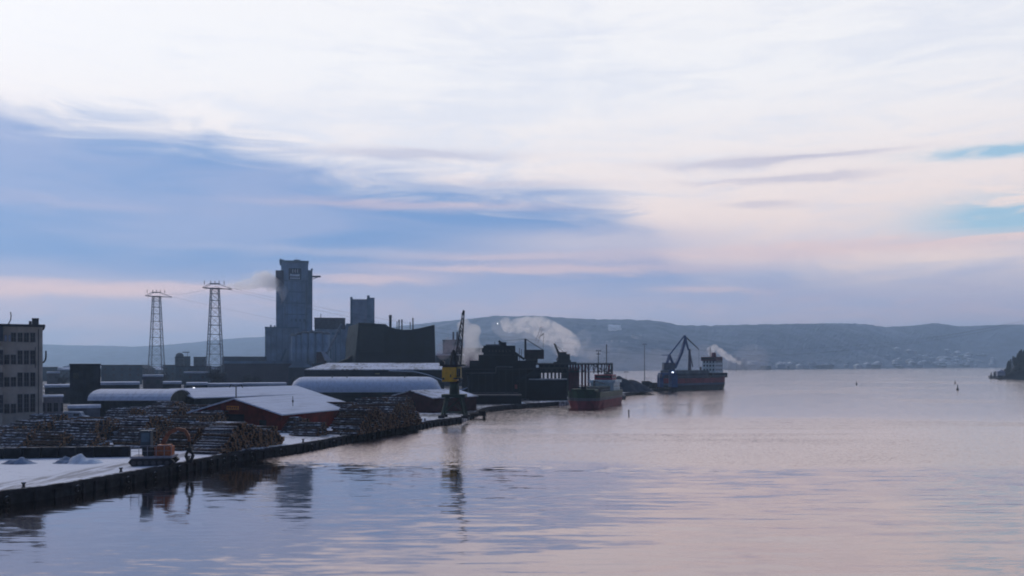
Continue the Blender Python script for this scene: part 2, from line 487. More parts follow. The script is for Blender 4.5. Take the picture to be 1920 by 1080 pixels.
while s < L - 2:
    pnt, d = poly_at(QUAY, s); n = Vector((d.y, -d.x)); q = pnt + n * .84
    loc = (q.x, q.y, .5 + rnd.uniform(-.12, .2)); rz = math.atan2(d.y, d.x)
    if first is None:
        first = tyre.build('tyre_fender', rubber, None, loc, rz, True)
        tag(first, 'first tyre fender from the left end of the log quay wall', 'tyre', 'tyre fenders along the log quay'); nt = 1
    else:
        c = first.copy(); COL.objects.link(c); c.location = loc; c.rotation_euler = (0, 0, rz); nt += 1; c['label'] = ordinal(nt) + ' tyre fender from the left end of the log quay wall'
    s += rnd.choice((3.2, 4.5, 6.0, 7.5))
# bollards
iron = M('cast_iron', (.03, .03, .035), .6, .4, 3, snow=(.55, 3, .6))
s = 40; first = None
while s < L - 2:
    pnt, d = poly_at(QUAY, s); n = Vector((d.y, -d.x)); q = pnt - n * .75; loc = (q.x, q.y, GZ)
    if first is None:
        first = MB().lathe([(.20, 0), (.20, .08), (.13, .12), (.12, .36), (.22, .44), (.22, .52), (.1, .58)], 12).build('mooring_bollard', iron, None, loc, 0, True)
        tag(first, 'first short iron mooring bollard from the left end of the log quay', 'bollard', 'mooring bollards along the log quay'); nt = 1
    else:
        c = first.copy(); COL.objects.link(c); c.location = loc; nt += 1; c['label'] = ordinal(nt) + ' short iron mooring bollard from the left end of the log quay'
    s += 13

# small mooring pier beyond the yellow crane
t = thing('mooring_pier', 'small dark mooring pier on piles just past the yellow crane', 'pier', (X(893, 212), 212, 0))
wood = M('wet_timber', (.022, .020, .020), .8, .4, 1.5)
MB().b6(-4.2, 2.4, -1.2, 1.2, .7, 1.3).build('deck', wood, t)
for dx_ in (-3.6, -1.2, 1.9):
    for dy_ in (-.9, .9):
        MB().bar((dx_, dy_, -1), (dx_, dy_, .7), .32, n=8).build('pile', wood, t)
MB().b6(.6, 2.2, -.9, .9, 1.3, 1.9).build('mooring_block', wood, t)

# ================================================================== LOGS
bark = M('log_bark', (.10, .065, .047), .9, .6, 3.5, snow=(.86, 1.2, 1.3))
bark2 = M('log_bark_grey', (.095, .088, .092), .9, .6, 3.5, snow=(.74, 1.2, 1.4))
cut = M('log_cut_end', (.22, .135, .08), .85, .5, 4)
def log_mesh(mb, c, axis, ln, r, n=8, jit=0.0, mi=0, rnd=random):
    a = Vector(c); t_ = Vector(axis).normalized()
    b_ = a + t_ * ln + Vector((0, rnd.uniform(-jit, jit), rnd.uniform(-jit, jit)))
    a = a + t_ * rnd.uniform(-.25, .25)
    mb.bar(a, b_, r, n=n, mi=mi, w2=r * rnd.uniform(.72, .95), cap=2)
QD = Vector((.27, .963)); QN = Vector((.963, -.27))     # along the quay, and out towards the water
def pile_rows(run, height, pitch, rnd, ends=True):
    """positions (along, up) of logs in one heap"""
    out_ = []; cols = int(run / pitch); row = 0; z = 0
    while z < height:
        inset = row * (.45 if ends else .2)
        for k_ in range(cols - row // 2 * 0):
            u = k_ * pitch + (pitch / 2 if row % 2 else 0)
            if u < inset or u > run - inset: continue
            hloc = height * (.82 + .18 * math.sin(u * .5 + run)) + rnd.uniform(-.2, .15)
            if z > hloc: continue
            out_.append((u + rnd.uniform(-.05, .05), z + rnd.uniform(-.05, .05)))
        z += pitch * .87; row += 1
    return out_
# the nearest stack: every log is an object of its own
rnd = random.Random(11)
protos = []
for i in range(7):
    lb = MB(); r0 = .155 + .012 * i
    log_mesh(lb, (0, 0, 0), (-1, 0, 0), 4.6 + rnd.uniform(-.3, .3), r0, 10, .04, 0 if i % 3 else 1, rnd)
    o = lb.build('log', [bark, bark2, cut], None); protos.append(o)
base = G(408, 853); ang = math.atan2(-QN.y, -QN.x) + math.pi
pos = pile_rows(17.5, 3.6, .40, rnd)
while len(pos) > 296: pos.pop(rnd.randrange(len(pos) // 2))
STACK_LABEL = 'log in the tall stack at the quay edge in front of the red shed'
for i, (u, z) in enumerate(pos):
    P = base + Vector((QD.x * u, QD.y * u, z + .2))
    pr = protos[i % 7]
    o = pr if i < 7 else pr.copy()
    if i >= 7: COL.objects.link(o)
    o.location = P + Vector((QN.x, QN.y, 0)) * rnd.uniform(-.3, .3); o.rotation_euler = (rnd.uniform(0, 6), 0, 0)
    o.rotation_euler = (0, rnd.uniform(-.02, .02), ang + rnd.uniform(-.03, .03))
    tag(o, STACK_LABEL, 'log', 'logs in the stack nearest the red shed')
# all the other heaps
lb = MB(); rnd = random.Random(5)
def heap(px, py, run, h, ln=4.6, pitch=.42, grey=.5, ax=None, qd=None, n=7):
    b0 = G(px, py); a = ax or (-QN.x, -QN.y, 0); q = qd or QD
    ax_ = Vector(a).normalized()
    for u, z in pile_rows(run, h, pitch, rnd):
        P = b0 + Vector((q.x * u, q.y * u, z + .2)) - ax_ * rnd.uniform(-.35, .35)
        log_mesh(lb, P, a, ln * rnd.uniform(.93, 1.05), pitch * rnd.uniform(.38, .5), n, .10, 1 if rnd.random() < grey else 0, rnd)
heap(592, 819, 5.5, 4.6, 5.0)
heap(668, 816, 30, 4.4, 5.2, grey=.35)
heap(545, 812, 8, 3.0, 5.0)
heap(700, 797, 24, 4.8, 6.0)
heap(640, 800, 12, 4.3, 6.0)
# field of heaps left of the near stack
for (px, py, run, h, g) in ((345, 846, 9, 4.2, .2), (348, 822, 14, 4.6, .3), (255, 841, 7, 2.6, .8), (250, 829, 12, 3.6, .8), (285, 812, 16, 3.8, .8), (340, 805, 16, 3.9, .7),
                            (95, 847, 6, 3.4, .15), (160, 845, 5, 2.4, .9), (150, 833, 12, 3.1, .9), (180, 818, 14, 3.4, .9), (215, 806, 18, 3.6, .9), (30, 843, 6, 2.9, .9),
                            (40, 828, 12, 2.6, .9), (70, 812, 12, 2.8, .9), (255, 797, 20, 4.0, .8), (110, 824, 14, 3.2, .9), (-25, 838, 10, 2.8, .9), (395, 812, 12, 3.6, .7), (430, 806, 14, 3.4, .6), (330, 793, 14, 3.2, .8), (385, 828, 9, 3.4, .6)):
    heap(px, py, run, h, 4.8, grey=g)
# twigs and fallen logs round the heaps
for i in range(70):
    px = rnd.uniform(0, 520); py = rnd.uniform(800, 846)
    P = G(px, py); a_ = rnd.uniform(-.5, .3)
    log_mesh(lb, P + Vector((0, 0, .2)), (-math.cos(a_), math.sin(a_), 0), rnd.uniform(3, 5), .16, 6, .1, 1, rnd)
tag(lb.build('log_heaps', [bark, bark2, cut]), 'snowy heaps of timber logs across the yard', None, None, 'stuff')

# ================================================================== BARRIER, SNOW, YARD
t = thing('concrete_barrier', 'long low black barrier wall behind the cleared snow in front of the log heaps', 'barrier', (X(-60, 110), 110, GZ), 0)
bm_ = M('barrier_dark', (.018, .020, .026), .85, .5, .8, snow=(.93, 1, .5))
xe = X(243, 113) - X(-60, 110)
for i in range(9):
    x0 = xe * i / 9; MB().b6(x0, x0 + xe / 9 - .04, 0 + i * .35, .7 + i * .35, 0, 1.35).build('barrier_block', bm_, t)
snowm = M('heaped_snow', (.70, .76, .86), .9, .2, .8, bump=.1)
def mound(px, py, w, dpt, h, seed, mat=snowm, name='snow_heap', label='', cat='snow heap', group=None, h0=GZ, nn=26):
    P = G(px, py, h0); mb = MB(); vs = []; fs = []; n = nn
    for i in range(n + 1):
        for j in range(n + 1):
            u, v = 2 * i / n - 1, 2 * j / n - 1
            r = min(1, math.hypot(u, v)); f = max(0, (1 - r * r)) ** 1.6 * (.8 + .5 * noise.noise(Vector((u * 1.3 + seed, v, 0))))
            z = h * f * (1 + .6 * noise.noise(Vector((u * 2.4 + seed, v * 2.4, seed)))) + .12 * h * noise.noise(Vector((u * 8, v * 8, seed))) * f
            vs.append((u * w / 2, v * dpt / 2, max(-.05, z) - (.05 if r >= 1 else 0)))
    fs = [(i * (n + 1) + j, (i + 1) * (n + 1) + j, (i + 1) * (n + 1) + j + 1, i * (n + 1) + j + 1) for i in range(n) for j in range(n)]
    mb.add(vs, fs)
    return tag(mb.build(name, mat, None, P, 0, True), label, cat, group)
mound(158, 868, 4.6, 3.0, 1.25, 1.3, label='pointed heap of ploughed snow in front of the black barrier')
mound(125, 868, 3.4, 2.4, .8, 7.7, M('dirty_snow', (.22, .28, .38), .9, .4, .9, bump=.1), label='low greyish snow heap just left of the pointed one')
mound(36, 869, 4.4, 2.4, .75, 3.3, MATS['dirty_snow'], label='low dirty snow heap by the barrier at the far left')
mound(967, 757, 6.5, 3.5, 1.6, 4.1, label='broad snow heap on the far quay left of the green ship')
mound(1160, 741, 17, 14, 1, 1, M('stockpile_slate', (.05, .06, .085), .95, .4, .3), 'x', '', '') if False else None

# ================================================================== LOG LOADER
orange = M('orange_paint', (.42, .11, .025), .5, .35, 2); blk = M('black_paint', (.012, .013, .018), .6, .4, 2); rail = M('rail_grey', (.30, .30, .36), .6, .2, 2)
glass = M_glass()
P = G(279, 874); ts = P.y / F
t = thing('log_loader', 'orange tracked log loader with railed deck and arched boom beside the nearest stack', 'loader', (P.x, P.y + 1.5, GZ), R(8))
for sy in (-1.2, 1.2):
    tb = MB(); poly = [(-2.5, .45), (-2.1, .0), (2.1, 0), (2.6, .45), (2.2, .85), (-2.2, .85)]
    tb.prism(poly, sy - .3, sy + .3); trk_ = tb.build('crawler_track', blk, t)
    for x_ in (-1.9, -1.2, -.5, .3, 1.0, 1.8):
        MB().bar((x_, sy - .36, .36), (x_, sy + .36, .36), .26, n=12).build('track_roller', M('roller_steel', (.07, .07, .08), .6), trk_)
MB().b6(-2.3, 2.4, -1.55, 1.55, .9, 1.12).build('deck', rail, t)
MB().b6(.3, 2.1, -1.0, 1.0, 1.12, 2.15).b6(.5, 1.9, -.8, .8, 2.15, 2.35).build('engine_cover', orange, t)
MB().b6(-.9, .1, -1.1, 0, 1.12, 2.1).build('hydraulic_box', blk, t)
cabp = MB().b6(-1.5, -.35, -.2, 1.0, 2.1, 3.9).b6(-1.6, -.25, -.3, 1.1, 3.9, 4.02).b6(-1.35, -.5, 0, .8, 1.12, 2.1).build('cab', M('cab_teal', (.03, .06, .085), .5), t)
MB().b6(-1.38, -.47, -.225, -.205, 2.7, 3.75).build('window', M('cab_glass', (.09, .15, .20), .2), cabp)
for x_ in (-2.2, -1.3, -.35, .6, 1.5, 2.3):
    MB().bar((x_, -1.5, 1.1), (x_, -1.5, 2.35), .04).build('rail_post', rail, t)
MB().bar((-2.2, -1.5, 2.35), (2.3, -1.5, 2.35), .04).bar((-2.2, -1.5, 1.75), (2.3, -1.5, 1.75), .03).build('handrail', rail, t)
brown = M('boom_orange', (.30, .10, .04), .6, .3, 2)
bmp = MB(); pts = [(.6, .9, 2.0), (1.4, 1.0, 3.6), (2.4, 1.0, 4.1), (3.3, 1.0, 3.9), (3.7, 1.0, 3.2), (3.75, 1.0, 2.6)]
for p_, q_, w_ in zip(pts, pts[1:], (.34, .32, .28, .24, .2)): bmp.bar(p_, q_, w_)
boom = bmp.build('boom', brown, t)
gp = MB().bar((3.75, 1.0, 2.6), (3.8, 1.0, 1.7), .16)
for sgn in (-1, 1):
    gp.bar((3.8, 1, 1.7), (3.8 + sgn * .42, 1, 1.0), .2).bar((3.8 + sgn * .42, 1, 1.0), (3.8 + sgn * .12, 1, .1), .24)
gp.b6(3.5, 4.1, .75, 1.25, 1.3, 1.9)
gp.build('grapple', blk, t)
lampp = MB().b6(-.55, -.4, -.31, -.30, 3.92, 4.0).build('work_lamp', rail, cabp)

# ================================================================== BUILDING HELPERS
def facade_box(name, label, cat, px0, px1, pytop, d, depth, wall, rz=None, base=GZ, group=None, roofm=None, roof_t=.25, over=.15):
    """box building whose front face stands at depth d between two picture columns"""
    x0, x1 = X(px0, d), X(px1, d); w = x1 - x0; h = Z(pytop, d) - base
    if rz is None:       # turned square to the yard road that leads to the viewer's side
        a0_, a1_ = math.atan(x0 / d), math.atan(x1 / d); am = (a0_ + a1_) / 2
        D_ = math.hypot((x0 + x1) / 2, d); w = 2 * D_ * math.tan((a1_ - a0_) / 2); rz = -am
    t = thing(name, label, cat, ((x0 + x1) / 2, d, base), rz, group)
    rt = roof_t if roofm else 0
    MB().b6(-w / 2, w / 2, 0, depth, 0, h - rt).build('wall', wall, t)
    if roofm: MB().b6(-w / 2 - over, w / 2 + over, -over, depth + over, h - rt + .003, h).build('roof', roofm, t)
    t['w'] = w; t['h'] = h
    return t, w, h
def fin(t):
    for k_ in ('w', 'h'):
        if k_ in t: del t[k_]
def window(parent, x, z, w, h, frame, pane, y=0.0, bars=True, name='window'):
    fr = MB()
    e = .10
    fr.b6(x - w / 2 - e, x - w / 2, y - .10, y + .02, z - h / 2 - e, z + h / 2 + e).b6(x + w / 2, x + w / 2 + e, y - .10, y + .02, z - h / 2 - e, z + h / 2 + e)
    fr.b6(x - w / 2, x + w / 2, y - .10, y + .02, z + h / 2, z + h / 2 + e).b6(x - w / 2, x + w / 2, y - .14, y + .02, z - h / 2 - e, z - h / 2)
    if bars:
        fr.b6(x - .03, x + .03, y - .06, y + .02, z - h / 2, z + h / 2)
        nb_ = max(1, int(h / 1.1))
        for i in range(1, nb_ + 1):
            zz = z - h / 2 + h * i / (nb_ + 1); fr.b6(x - w / 2, x - .031, y - .055, y + .02, zz - .025, zz + .025).b6(x + .031, x + w / 2, y - .055, y + .02, zz - .025, zz + .025)
    o = fr.build(name, frame, parent)
    MB().b6(x - w / 2, x + w / 2, y - .03, y + .01, z - h / 2, z + h / 2).build('pane', pane, o)
    return o
def gable(name, label, cat, corner, u, width, length, eave, ridge, wall, roof, base=GZ, over=.35, n=2, curved=False, group=None):
    """shed: corner = front right corner, u = direction along the ridge, width to the left"""
    u = Vector(u).normalized(); rz = math.atan2(u.y, u.x) - math.pi / 2
    t = thing(name, label, cat, (corner[0], corner[1], base), rz, group)
    W_, L_ = width, length
    if curved:
        prof = [(-W_ * (1 - math.cos(math.pi * i / 14)) / 2, eave + (ridge - eave) * math.sin(math.pi * i / 14)) for i in range(15)]
    else: prof = [(0, eave), (-W_ / 2, ridge), (-W_, eave)]
    MB().prism([(-W_, 0), (0, 0)] + prof, 0, L_).build('wall', wall, t)
    th = .22; rb = MB()
    cx = -W_ / 2
    def off(p_, e):
        k_ = 1 + over / (W_ / 2)
        return (cx + (p_[0] - cx) * k_, p_[1] + e - (0 if curved else 0) - (over * (ridge - eave) / (W_ / 2) if not curved and abs(p_[0] - cx) > W_ * .4 else 0))
    lo = [off(p_, .004) for p_ in prof]; hi = [off(p_, th) for p_ in prof]
    rb.prism(list(reversed(lo)) + hi, -over, L_ + over)
    r_ = rb.build('roof', roof, t)
    return t
snowroof = M_roofsnow('roof_snow_full', .27)
snowroof2 = M_roofsnow('roof_snow_worn', .38)
snowdim = M_roofsnow('roof_snow_thin', .47)
olive = M('olive_cladding', (.040, .050, .050), .8, .4, .5, streaks=.5)
navy = M('navy_cladding', (.014, .022, .036), .8, .4, .3, streaks=.4)
nearblack = M('nearblack_cladding', (.003, .007, .015), .85, .5, .25, streaks=.4)  # near-black bluish base tone, varied by noise

# ================================================================== FACTORY ON THE LEFT
fd = 175
render_w = M('factory_render', (.42, .37, .32), .9, .2, .35, streaks=.45)
darkframe = M('window_frame_pale', (.20, .19, .19), .7)
S = fd / F
FT = R(28.6); FC = Vector((X(80, fd), fd))
def fx(px):
    k_ = (px - 960) / F
    return (k_ * FC.y - FC.x) / (math.cos(FT) - k_ * math.sin(FT))
t = thing('factory_building', 'five-storey pale rendered factory with tall dark windows at the left edge', 'factory', (FC.x, FC.y, GZ), FT)
xr = 0; xl = -26; ztop = Z(613.5, fd) - GZ
def zz(py, d=fd - 4): return Z(py, d) - GZ
wallp = MB().b6(xl, xr, 0, 18, 0, ztop).b6(xl, fx(5), -1.2, -.003, 0, zz(650)).build('wall', render_w, t)
MB().b6(xl - .4, xr + .45, -.7, 18.4, ztop + .003, ztop + .5).build('roof', M('roof_edge_dark', (.03, .033, .045), .8, snow=(.8, .6, .5)), t)
MB().b6(xl, fx(6), -1.4, -.75, zz(640), zz(611)).build('stair_head', M('stair_head_blue', (.03, .045, .07), .7), t)
for (a, c) in ((0, 5), (-14, -8), (-28, -20)):
    for (y0, y1) in ((657, 683), (699, 725), (741, 773)):
        window(t, fx((a + c) / 2), (zz(y0) + zz(y1)) / 2, 5 * S, (y1 - y0) * S, darkframe, glass, -1.2)
for cx in (25.5, 37.7, 49.6, 61.5):
    window(t, fx(cx), (zz(623.5) + zz(640.5)) / 2, 7.2 * S, 16.5 * S, darkframe, glass)
for cx in (37.7, 49.6, 61.5):
    for (y0, y1) in ((657.5, 682.5), (699.5, 724.5), (740.5, 773.5)):
        window(t, fx(cx), (zz(y0) + zz(y1)) / 2, 7.2 * S, (y1 - y0) * S, darkframe, glass)
for cx in (13, 25.3):
    for (y0, y1) in ((665.5, 682.5), (708, 724.5), (758.5, 775)):
        window(t, fx(cx), (zz(y0) + zz(y1)) / 2, 7.4 * S, (y1 - y0) * S, darkframe, glass)
for cx in (10.5, 18.5):
    window(t, fx(cx), zz(634), 3.2 * S, 11 * S, darkframe, M('pale_blind', (.32, .36, .48), .7), bars=False)
for i in range(3):      # windows of the right-hand return wall
    for (y0, y1) in ((657.5, 682.5), (699.5, 724.5), (740.5, 773.5)):
        w_ = MB().b6(xr - .01, xr + .05, 3 + i * 4.6, 4.4 + i * 4.6, zz(y1), zz(y0)).build('window', glass, t)
ch = MB().b6(fx(60), fx(73), 3, 5, ztop + .5, ztop + .5 + 12 * S).b6(fx(59.5), fx(73.6), 2.9, 5.1, ztop + .5 + 12.003 * S, ztop + .5 + 13.2 * S).build('chimney', M('chimney_dark', (.035, .035, .045), .85), t)
MB().b6(fx(54), fx(59.6), 3, 5, ztop + .5, ztop + .5 + 7.5 * S).build('roof_box', MATS['chimney_dark'], t)
MB().path([(fx(15.5), 2, ztop + .5), (fx(16), 2, ztop + 7 * S), (fx(19.5), 2, ztop + 13 * S), (fx(20.5), 2, ztop + 21 * S), (fx(19.4), 2, ztop + 28 * S)], 1.6 * S / 1.6, 8).b6(fx(14), fx(18.5), 1.8, 2.4, ztop + .5, ztop + 6 * S).build('vent_pipe', MATS['chimney_dark'], t)
MB().path([(fx(80), .4, zz(680)), (fx(84), .4, zz(677)), (fx(86.2), .4, zz(670)), (fx(86.2), .4, zz(657))], .16, 8).build('wall_pipe', MATS['chimney_dark'], t)
MB().path([(fx(66), -.15, zz(690)), (fx(66), -.15, zz(650))], .07, 6).path([(fx(72), -.15, zz(792)), (fx(72), -.15, zz(616))], .08, 6).build('downpipe', MATS['chimney_dark'], t)
# annex
t, w, h = facade_box('annex_building', 'low two-storey rendered annex with snowy roof edge right of the factory', 'building', 80.8, 118, 742, 178, 9, M('annex_render', (.20, .19, .21), .9, .3, .4, streaks=.5), roofm=M('annex_roof_snow', (.6, .66, .78), .9, .2))
S2 = 178 / F
for cx, ww in ((84.5, 3.5), (93.5, 7), (104.3, 7), (114, 3.6)):
    window(t, (cx - 99.4) * S2, Z(763.5, 178) - GZ, ww * S2, 16 * S2, darkframe, glass)
for cx in (94, 104.5):
    window(t, (cx - 99.4) * S2, Z(788, 178) - GZ, 7 * S2, 6 * S2, darkframe, glass, bars=False)
fin(t)
# dark tower block
t, w, h = facade_box('tower_block', 'windowless dark tower block rising behind the long snowy shed', 'building', 131, 188.5, 682, 216, 8, M('tower_dark', (.022, .030, .042), .85, .6, .25, streaks=.7), roofm=M('tower_cap', (.02, .025, .035), .8), roof_t=.4, over=.12)
MB().b6(-.4, .2, -.12, -.003, 0, h - .6).build('pilaster', MATS['navy_cladding'], t); MB().b6(-2.6, -1.4, -.08, -.003, h - 3.6, h - 2.2).build('vent_grille', MATS['olive_cladding'], t); fin(t)

# lean-to and snow covered van by the long shed
t, w, h = facade_box('lean_to_shed', 'small grey lean-to with snow on its flat roof left of the long shed', 'shed', 128, 188, 760, 184, 5, M('grey_wall', (.13, .14, .17), .85, .3, .5), roofm=MATS['annex_roof_snow'], roof_t=.6); fin(t)
P = G(143, 791)
t = thing('parked_van', 'van buried in snow standing before the grey lean-to', 'van', (P.x, P.y, GZ), R(6))
vb = MB(); vb.prism([(-2.3, .35), (2.3, .35), (2.3, 1.0), (1.6, 1.15), (1.1, 1.9), (-2.2, 1.95), (-2.3, 1.8)], -.9, .9); vb.build('body', M('van_body', (.25, .3, .38), .5), t)
MB().prism([(1.2, 1.93), (-2.2, 1.98), (-2.3, 2.15), (1.0, 2.12)], -.85, .85).prism([(2.3, 1.02), (1.66, 1.18), (1.7, 1.28), (2.32, 1.12)], -.85, .85).build('snow_cap', snowm, t)
MB().b6(-.2, .9, -.93, -.903, 1.2, 1.75).build('window', glass, t)
for x_ in (-1.5, 1.5):
    for y_ in (-.82, .82):
        wl = MB().bar((x_, y_ - .12, .36), (x_, y_ + .12, .36), .36, n=14).build('wheel', M('tyre_black', (.012, .012, .014), .8), t)
        MB().bar((x_, y_ - .14, .36), (x_, y_ + .14, .36), .17, n=10).build('rim', rail, wl)

# ================================================================== SHEDS
t = gable('storage_shed', 'long grey-green shed under a smooth snow roof left of the taller shed', 'shed', (X(318, 190), 190), (-.02, 1), X(318, 190) - X(166, 190), 14, 4.0, 4.0, olive, snowroof, curved=False)
# replace with a sideways curved roof: rebuild geometry
for c in list(t.children): bpy.data.objects.remove(c)
wL = X(318, 190) - X(168, 190)
t.rotation_euler = (0, 0, 0)
prof = [(0, 4.0)] + [(1 + 12 * (1 - math.cos(math.pi * i / 10)) / 2 - 1, 4.0 + 2.1 * math.sin(math.pi * i / 10)) for i in range(1, 10)] + [(12, 4.0)]
Tm = Matrix.Rotation(-math.pi / 2, 4, 'Z')
MB().prism([(-12, 0)] + [(-a, c) for a, c in reversed(prof)] + [(0, 0)], -wL, 0, T=Tm).build('wall', olive, t)
vv = MB(); vv.prism([(-a * 1.05 + .35, c + .004) for a, c in reversed(prof)] + [(-a * 1.05 + .35, c + .25) for a, c in prof], -wL - .3, .3, T=Tm); vv.build('roof', snowroof, t, smooth=False)
for i in range(6):
    MB().b6(-wL + 1.6 + i * 2.6, -wL + 2.9 + i * 2.6, -.06, -.003, 1.3, 2.9).build('window', M('dim_pane', (.02, .03, .04), .4), t)
MB().b6(-3.2, -.9, -.07, -.003, 0, 3.0).build('door', navy, t)

t = gable('storage_shed', 'dark timber gabled shed with snowy roof behind and left of the red shed', 'shed', (X(364, 199), 199), (.6, .8), 18, 36, 4.15, 6.0, M('dark_green_timber', (.026, .038, .040), .85, .5, .4, streaks=.6), snowroof)
for i in range(3): MB().b6(-16 + i * 4.6, -13.6 + i * 4.6, -.08, -.003, .2, 3.2).build('door', olive, t)
MB().b6(-9.6, -8.4, -.08, -.003, 4.1, 5.1).build('window', glass, t)

red = M('red_timber', (.16, .022, .016), .85, .4, .6, streaks=.5)
_nb = NB(red.node_tree); _p = red.node_tree.nodes['Principled BSDF']
_w = _nb.node('ShaderNodeTexWave', wave_type='BANDS', bands_direction='X'); _w.inputs['Scale'].default_value = 1.6; _w.inputs['Distortion'].default_value = .3
_nb.l.new(_nb.node('ShaderNodeTexCoord').outputs['Object'], _w.inputs['Vector'])
_b = _nb.node('ShaderNodeBump'); _b.inputs['Distance'].default_value = .05; _nb.l.new(_w.outputs['Fac'], _b.inputs['Height']); _nb.l.new(_b.outputs[0], _p.inputs['Normal'])
t = gable('red_shed', 'red timber gabled shed with a broad snow-covered roof above the log stacks', 'shed', (-39.8, 153), (.33, .94), 19, 27, 3.1, 5.65, red, snowroof, over=.5)
dr = MB().b6(-11.4, -7.6, -.1, -.003, 0, 3.0).build('door', M('door_dark', (.012, .016, .022), .8), t)
MB().b6(-7.9, -7.7, -.16, -.103, 1.1, 1.5).build('handle', rail, dr)
sg = MB().b6(-11.2, -8.7, -.1, -.003, 3.8, 4.45).build('sign_board', M('sign_orange', (.75, .28, .05), .6, .25, 3), t)
for i in range(5): MB().b6(-11.0 + i * .45, -10.7 + i * .45, -.12, -.103, 3.98, 4.28).build('letter_mark', M('sign_brown', (.16, .04, .02), .6), sg) if i < 5 else None
MB().b6(-16.8, -15.4, -.1, -.003, 1.2, 2.1).build('window', glass, t); MB().b6(-4.4, -3.0, -.1, -.003, 1.2, 2.1).build('window', glass, t)
MB().b6(-19.3, .3, -.53, -.505, 3.0, 3.2).build('trim', MATS['door_dark'], t) if False else None
rh = MB().bar((-9.5, .3, 5.8), (-9.5, .3, 8.0), .10).bar((-9.5, .3, 7.9), (-10.6, .3, 8.2), .06).bar((-9.5, .3, 7.9), (-8.4, .3, 8.2), .06).bar((-10.6, .3, 8.2), (-10.9, .3, 7.7), .09).bar((-8.4, .3, 8.2), (-8.1, .3, 7.7), .09)
rh.build('twin_floodlight', M('pole_dark', (.03, .035, .045), .6), t)
MB().bar((-2.6, 7.5, 4.2), (-2.6, 7.5, 6.0), .06).bar((-2.6, 7.5, 4.9), (-2.6, 7.5, 5.3), .16, n=8).build('roof_vent', MATS['pole_dark'], t)
# low lean-to right of the red shed along the stacks
# ------------------------------------------------------------------ barrel shed
d0 = 276; xa, xb = X(538, d0), X(826, d0); wB = xb - xa
t = thing('barrel_shed', 'very long barrel-roofed shed under smooth snow between the red shed and the dark hall', 'shed', (xa, d0, GZ), R(4))
zE = Z(736, d0) - GZ; zR = Z(706.5, d0 + 8) - GZ
vb = MB(); n = 36; q = 16; vs = []; fs = []
for i in range(n + 1):
    u = i / n; x = wB * u
    e = 1.0
    if u < .08: e = math.sin(math.acos(1 - u / .08)) if u < .08 else 1
    if u > .90: e = math.sin(math.acos(min(1, (u - .90) / .10)))* .85 + .15
    e = max(.12, e)
    for j in range(q + 1):
        a = math.pi * j / q
        vs.append((x, 8 - 8.2 * (.55 + .45 * e) * math.cos(a), zE + (zR - zE) * math.sin(a) ** .8 * e))
for i in range(n):
    for j in range(q):
        k_ = i * (q + 1) + j; fs.append((k_, k_ + q + 1, k_ + q + 2, k_ + 1))
fs.append(tuple(range(q, -1, -1))); fs.append(tuple(n * (q + 1) + j for j in range(q + 1)))
vb.add(vs, fs)
rf = vb.build('roof', snowroof, t, smooth=True)
MB().b6(.6, wB - .6, .7, 15.4, 0, zE - .003).build('wall', nearblack, t)
for px_v in (618, 646, 756): MB().bar((X(px_v, d0) - xa, 5, zE + 2.5), (X(px_v, d0) - xa, 5, zR + .6), .18, n=6).build('roof_vent', MATS['pole_dark'], rf)
# ------------------------------------------------------------------ monopitch hall in front of the dark hall
d0 = 335; xa, xb = X(571, d0), X(832, d0)
t = thing('flat_roofed_hall', 'low dark hall with a single snow-covered slope in front of the dark concave hall', 'hall', (xa, d0, GZ), R(5))
z0 = Z(692.5, d0) - GZ; dd_ = 26; z1 = Z(680.5, d0 + dd_) - GZ; wH = xb - xa
MB().b6(0, wH, 0, dd_, 0, z0 - .05).build('wall', navy, t)
MB().add([(0.0, -.4, z0), (wH + .5, -.4, z0), (wH + .5, dd_, z1), (5.5, dd_, z1), (0, -.4, z0 - .3), (wH + .5, -.4, z0 - .3), (wH + .5, dd_, z0 - .3), (5.5, dd_, z0 - .3)], [(0, 1, 2, 3), (4, 7, 6, 5), (0, 4, 5, 1), (1, 5, 6, 2), (2, 6, 7, 3), (3, 7, 4, 0)]).build('roof', snowroof2, t)
MB().path([(wH * .60, -.6, z0 - .7), (wH * .78, -.8, z0 - 1.0), (wH * .88, -1.2, z0 - 2.2), (wH * .99, -1.6, z0 - 4.4)], .35, 8).build('sloping_pipe', M('pipe_snowy', (.10, .12, .16), .7, snow=(.3, 1, .5)), t)
MB().b6(wH * .50, wH * .535, -.1, -.003, z0 - 1.9, z0 - 1.4).build('olive_panel', M('panel_olive', (.18, .19, .12), .7), t)  # small wall panel in plain olive colour, no emission

# ------------------------------------------------------------------ dark concave hall
d0 = 400; S = d0 / F
t = thing('concave_hall', 'huge black hall with sagging concave roofline below the twin towers', 'hall', (X(665, d0), d0, GZ), R(15.5))
def lx(px): return (px - 665) * S * 1.03
def lz(py): return Z(py, d0) - GZ
top_ = [(672, 606), (690, 606.5), (721, 608), (727, 613), (740, 616.5), (755, 618.5), (768, 618), (780, 616), (795, 612.5), (808, 609), (812.5, 608.5)]
poly = [(lx(661), 0), (lx(816), 0), (lx(814), lz(665))] + [(lx(a), lz(c)) for a, c in reversed(top_)] + [(lx(670), lz(640))]
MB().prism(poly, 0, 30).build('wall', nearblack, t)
MB().add([(lx(656), 28, 0), (lx(661) - .02, 0, 0), (lx(670) - .02, 0, lz(640)), (lx(672) - .02, 0, lz(606)), (lx(664), 28, lz(607)), (lx(659), 28, lz(640))], [(0, 1, 2, 3, 4, 5)], 0).build('side_cladding', M('teal_cladding', (.035, .06, .075), .8, .3, .3, streaks=.4), t)
MB().prism([(lx(640), 0), (lx(662), 0), (lx(662), lz(666)), (lx(655), lz(672)), (lx(636), lz(680))], 3, 12).build('loading_ramp', nearblack, t)
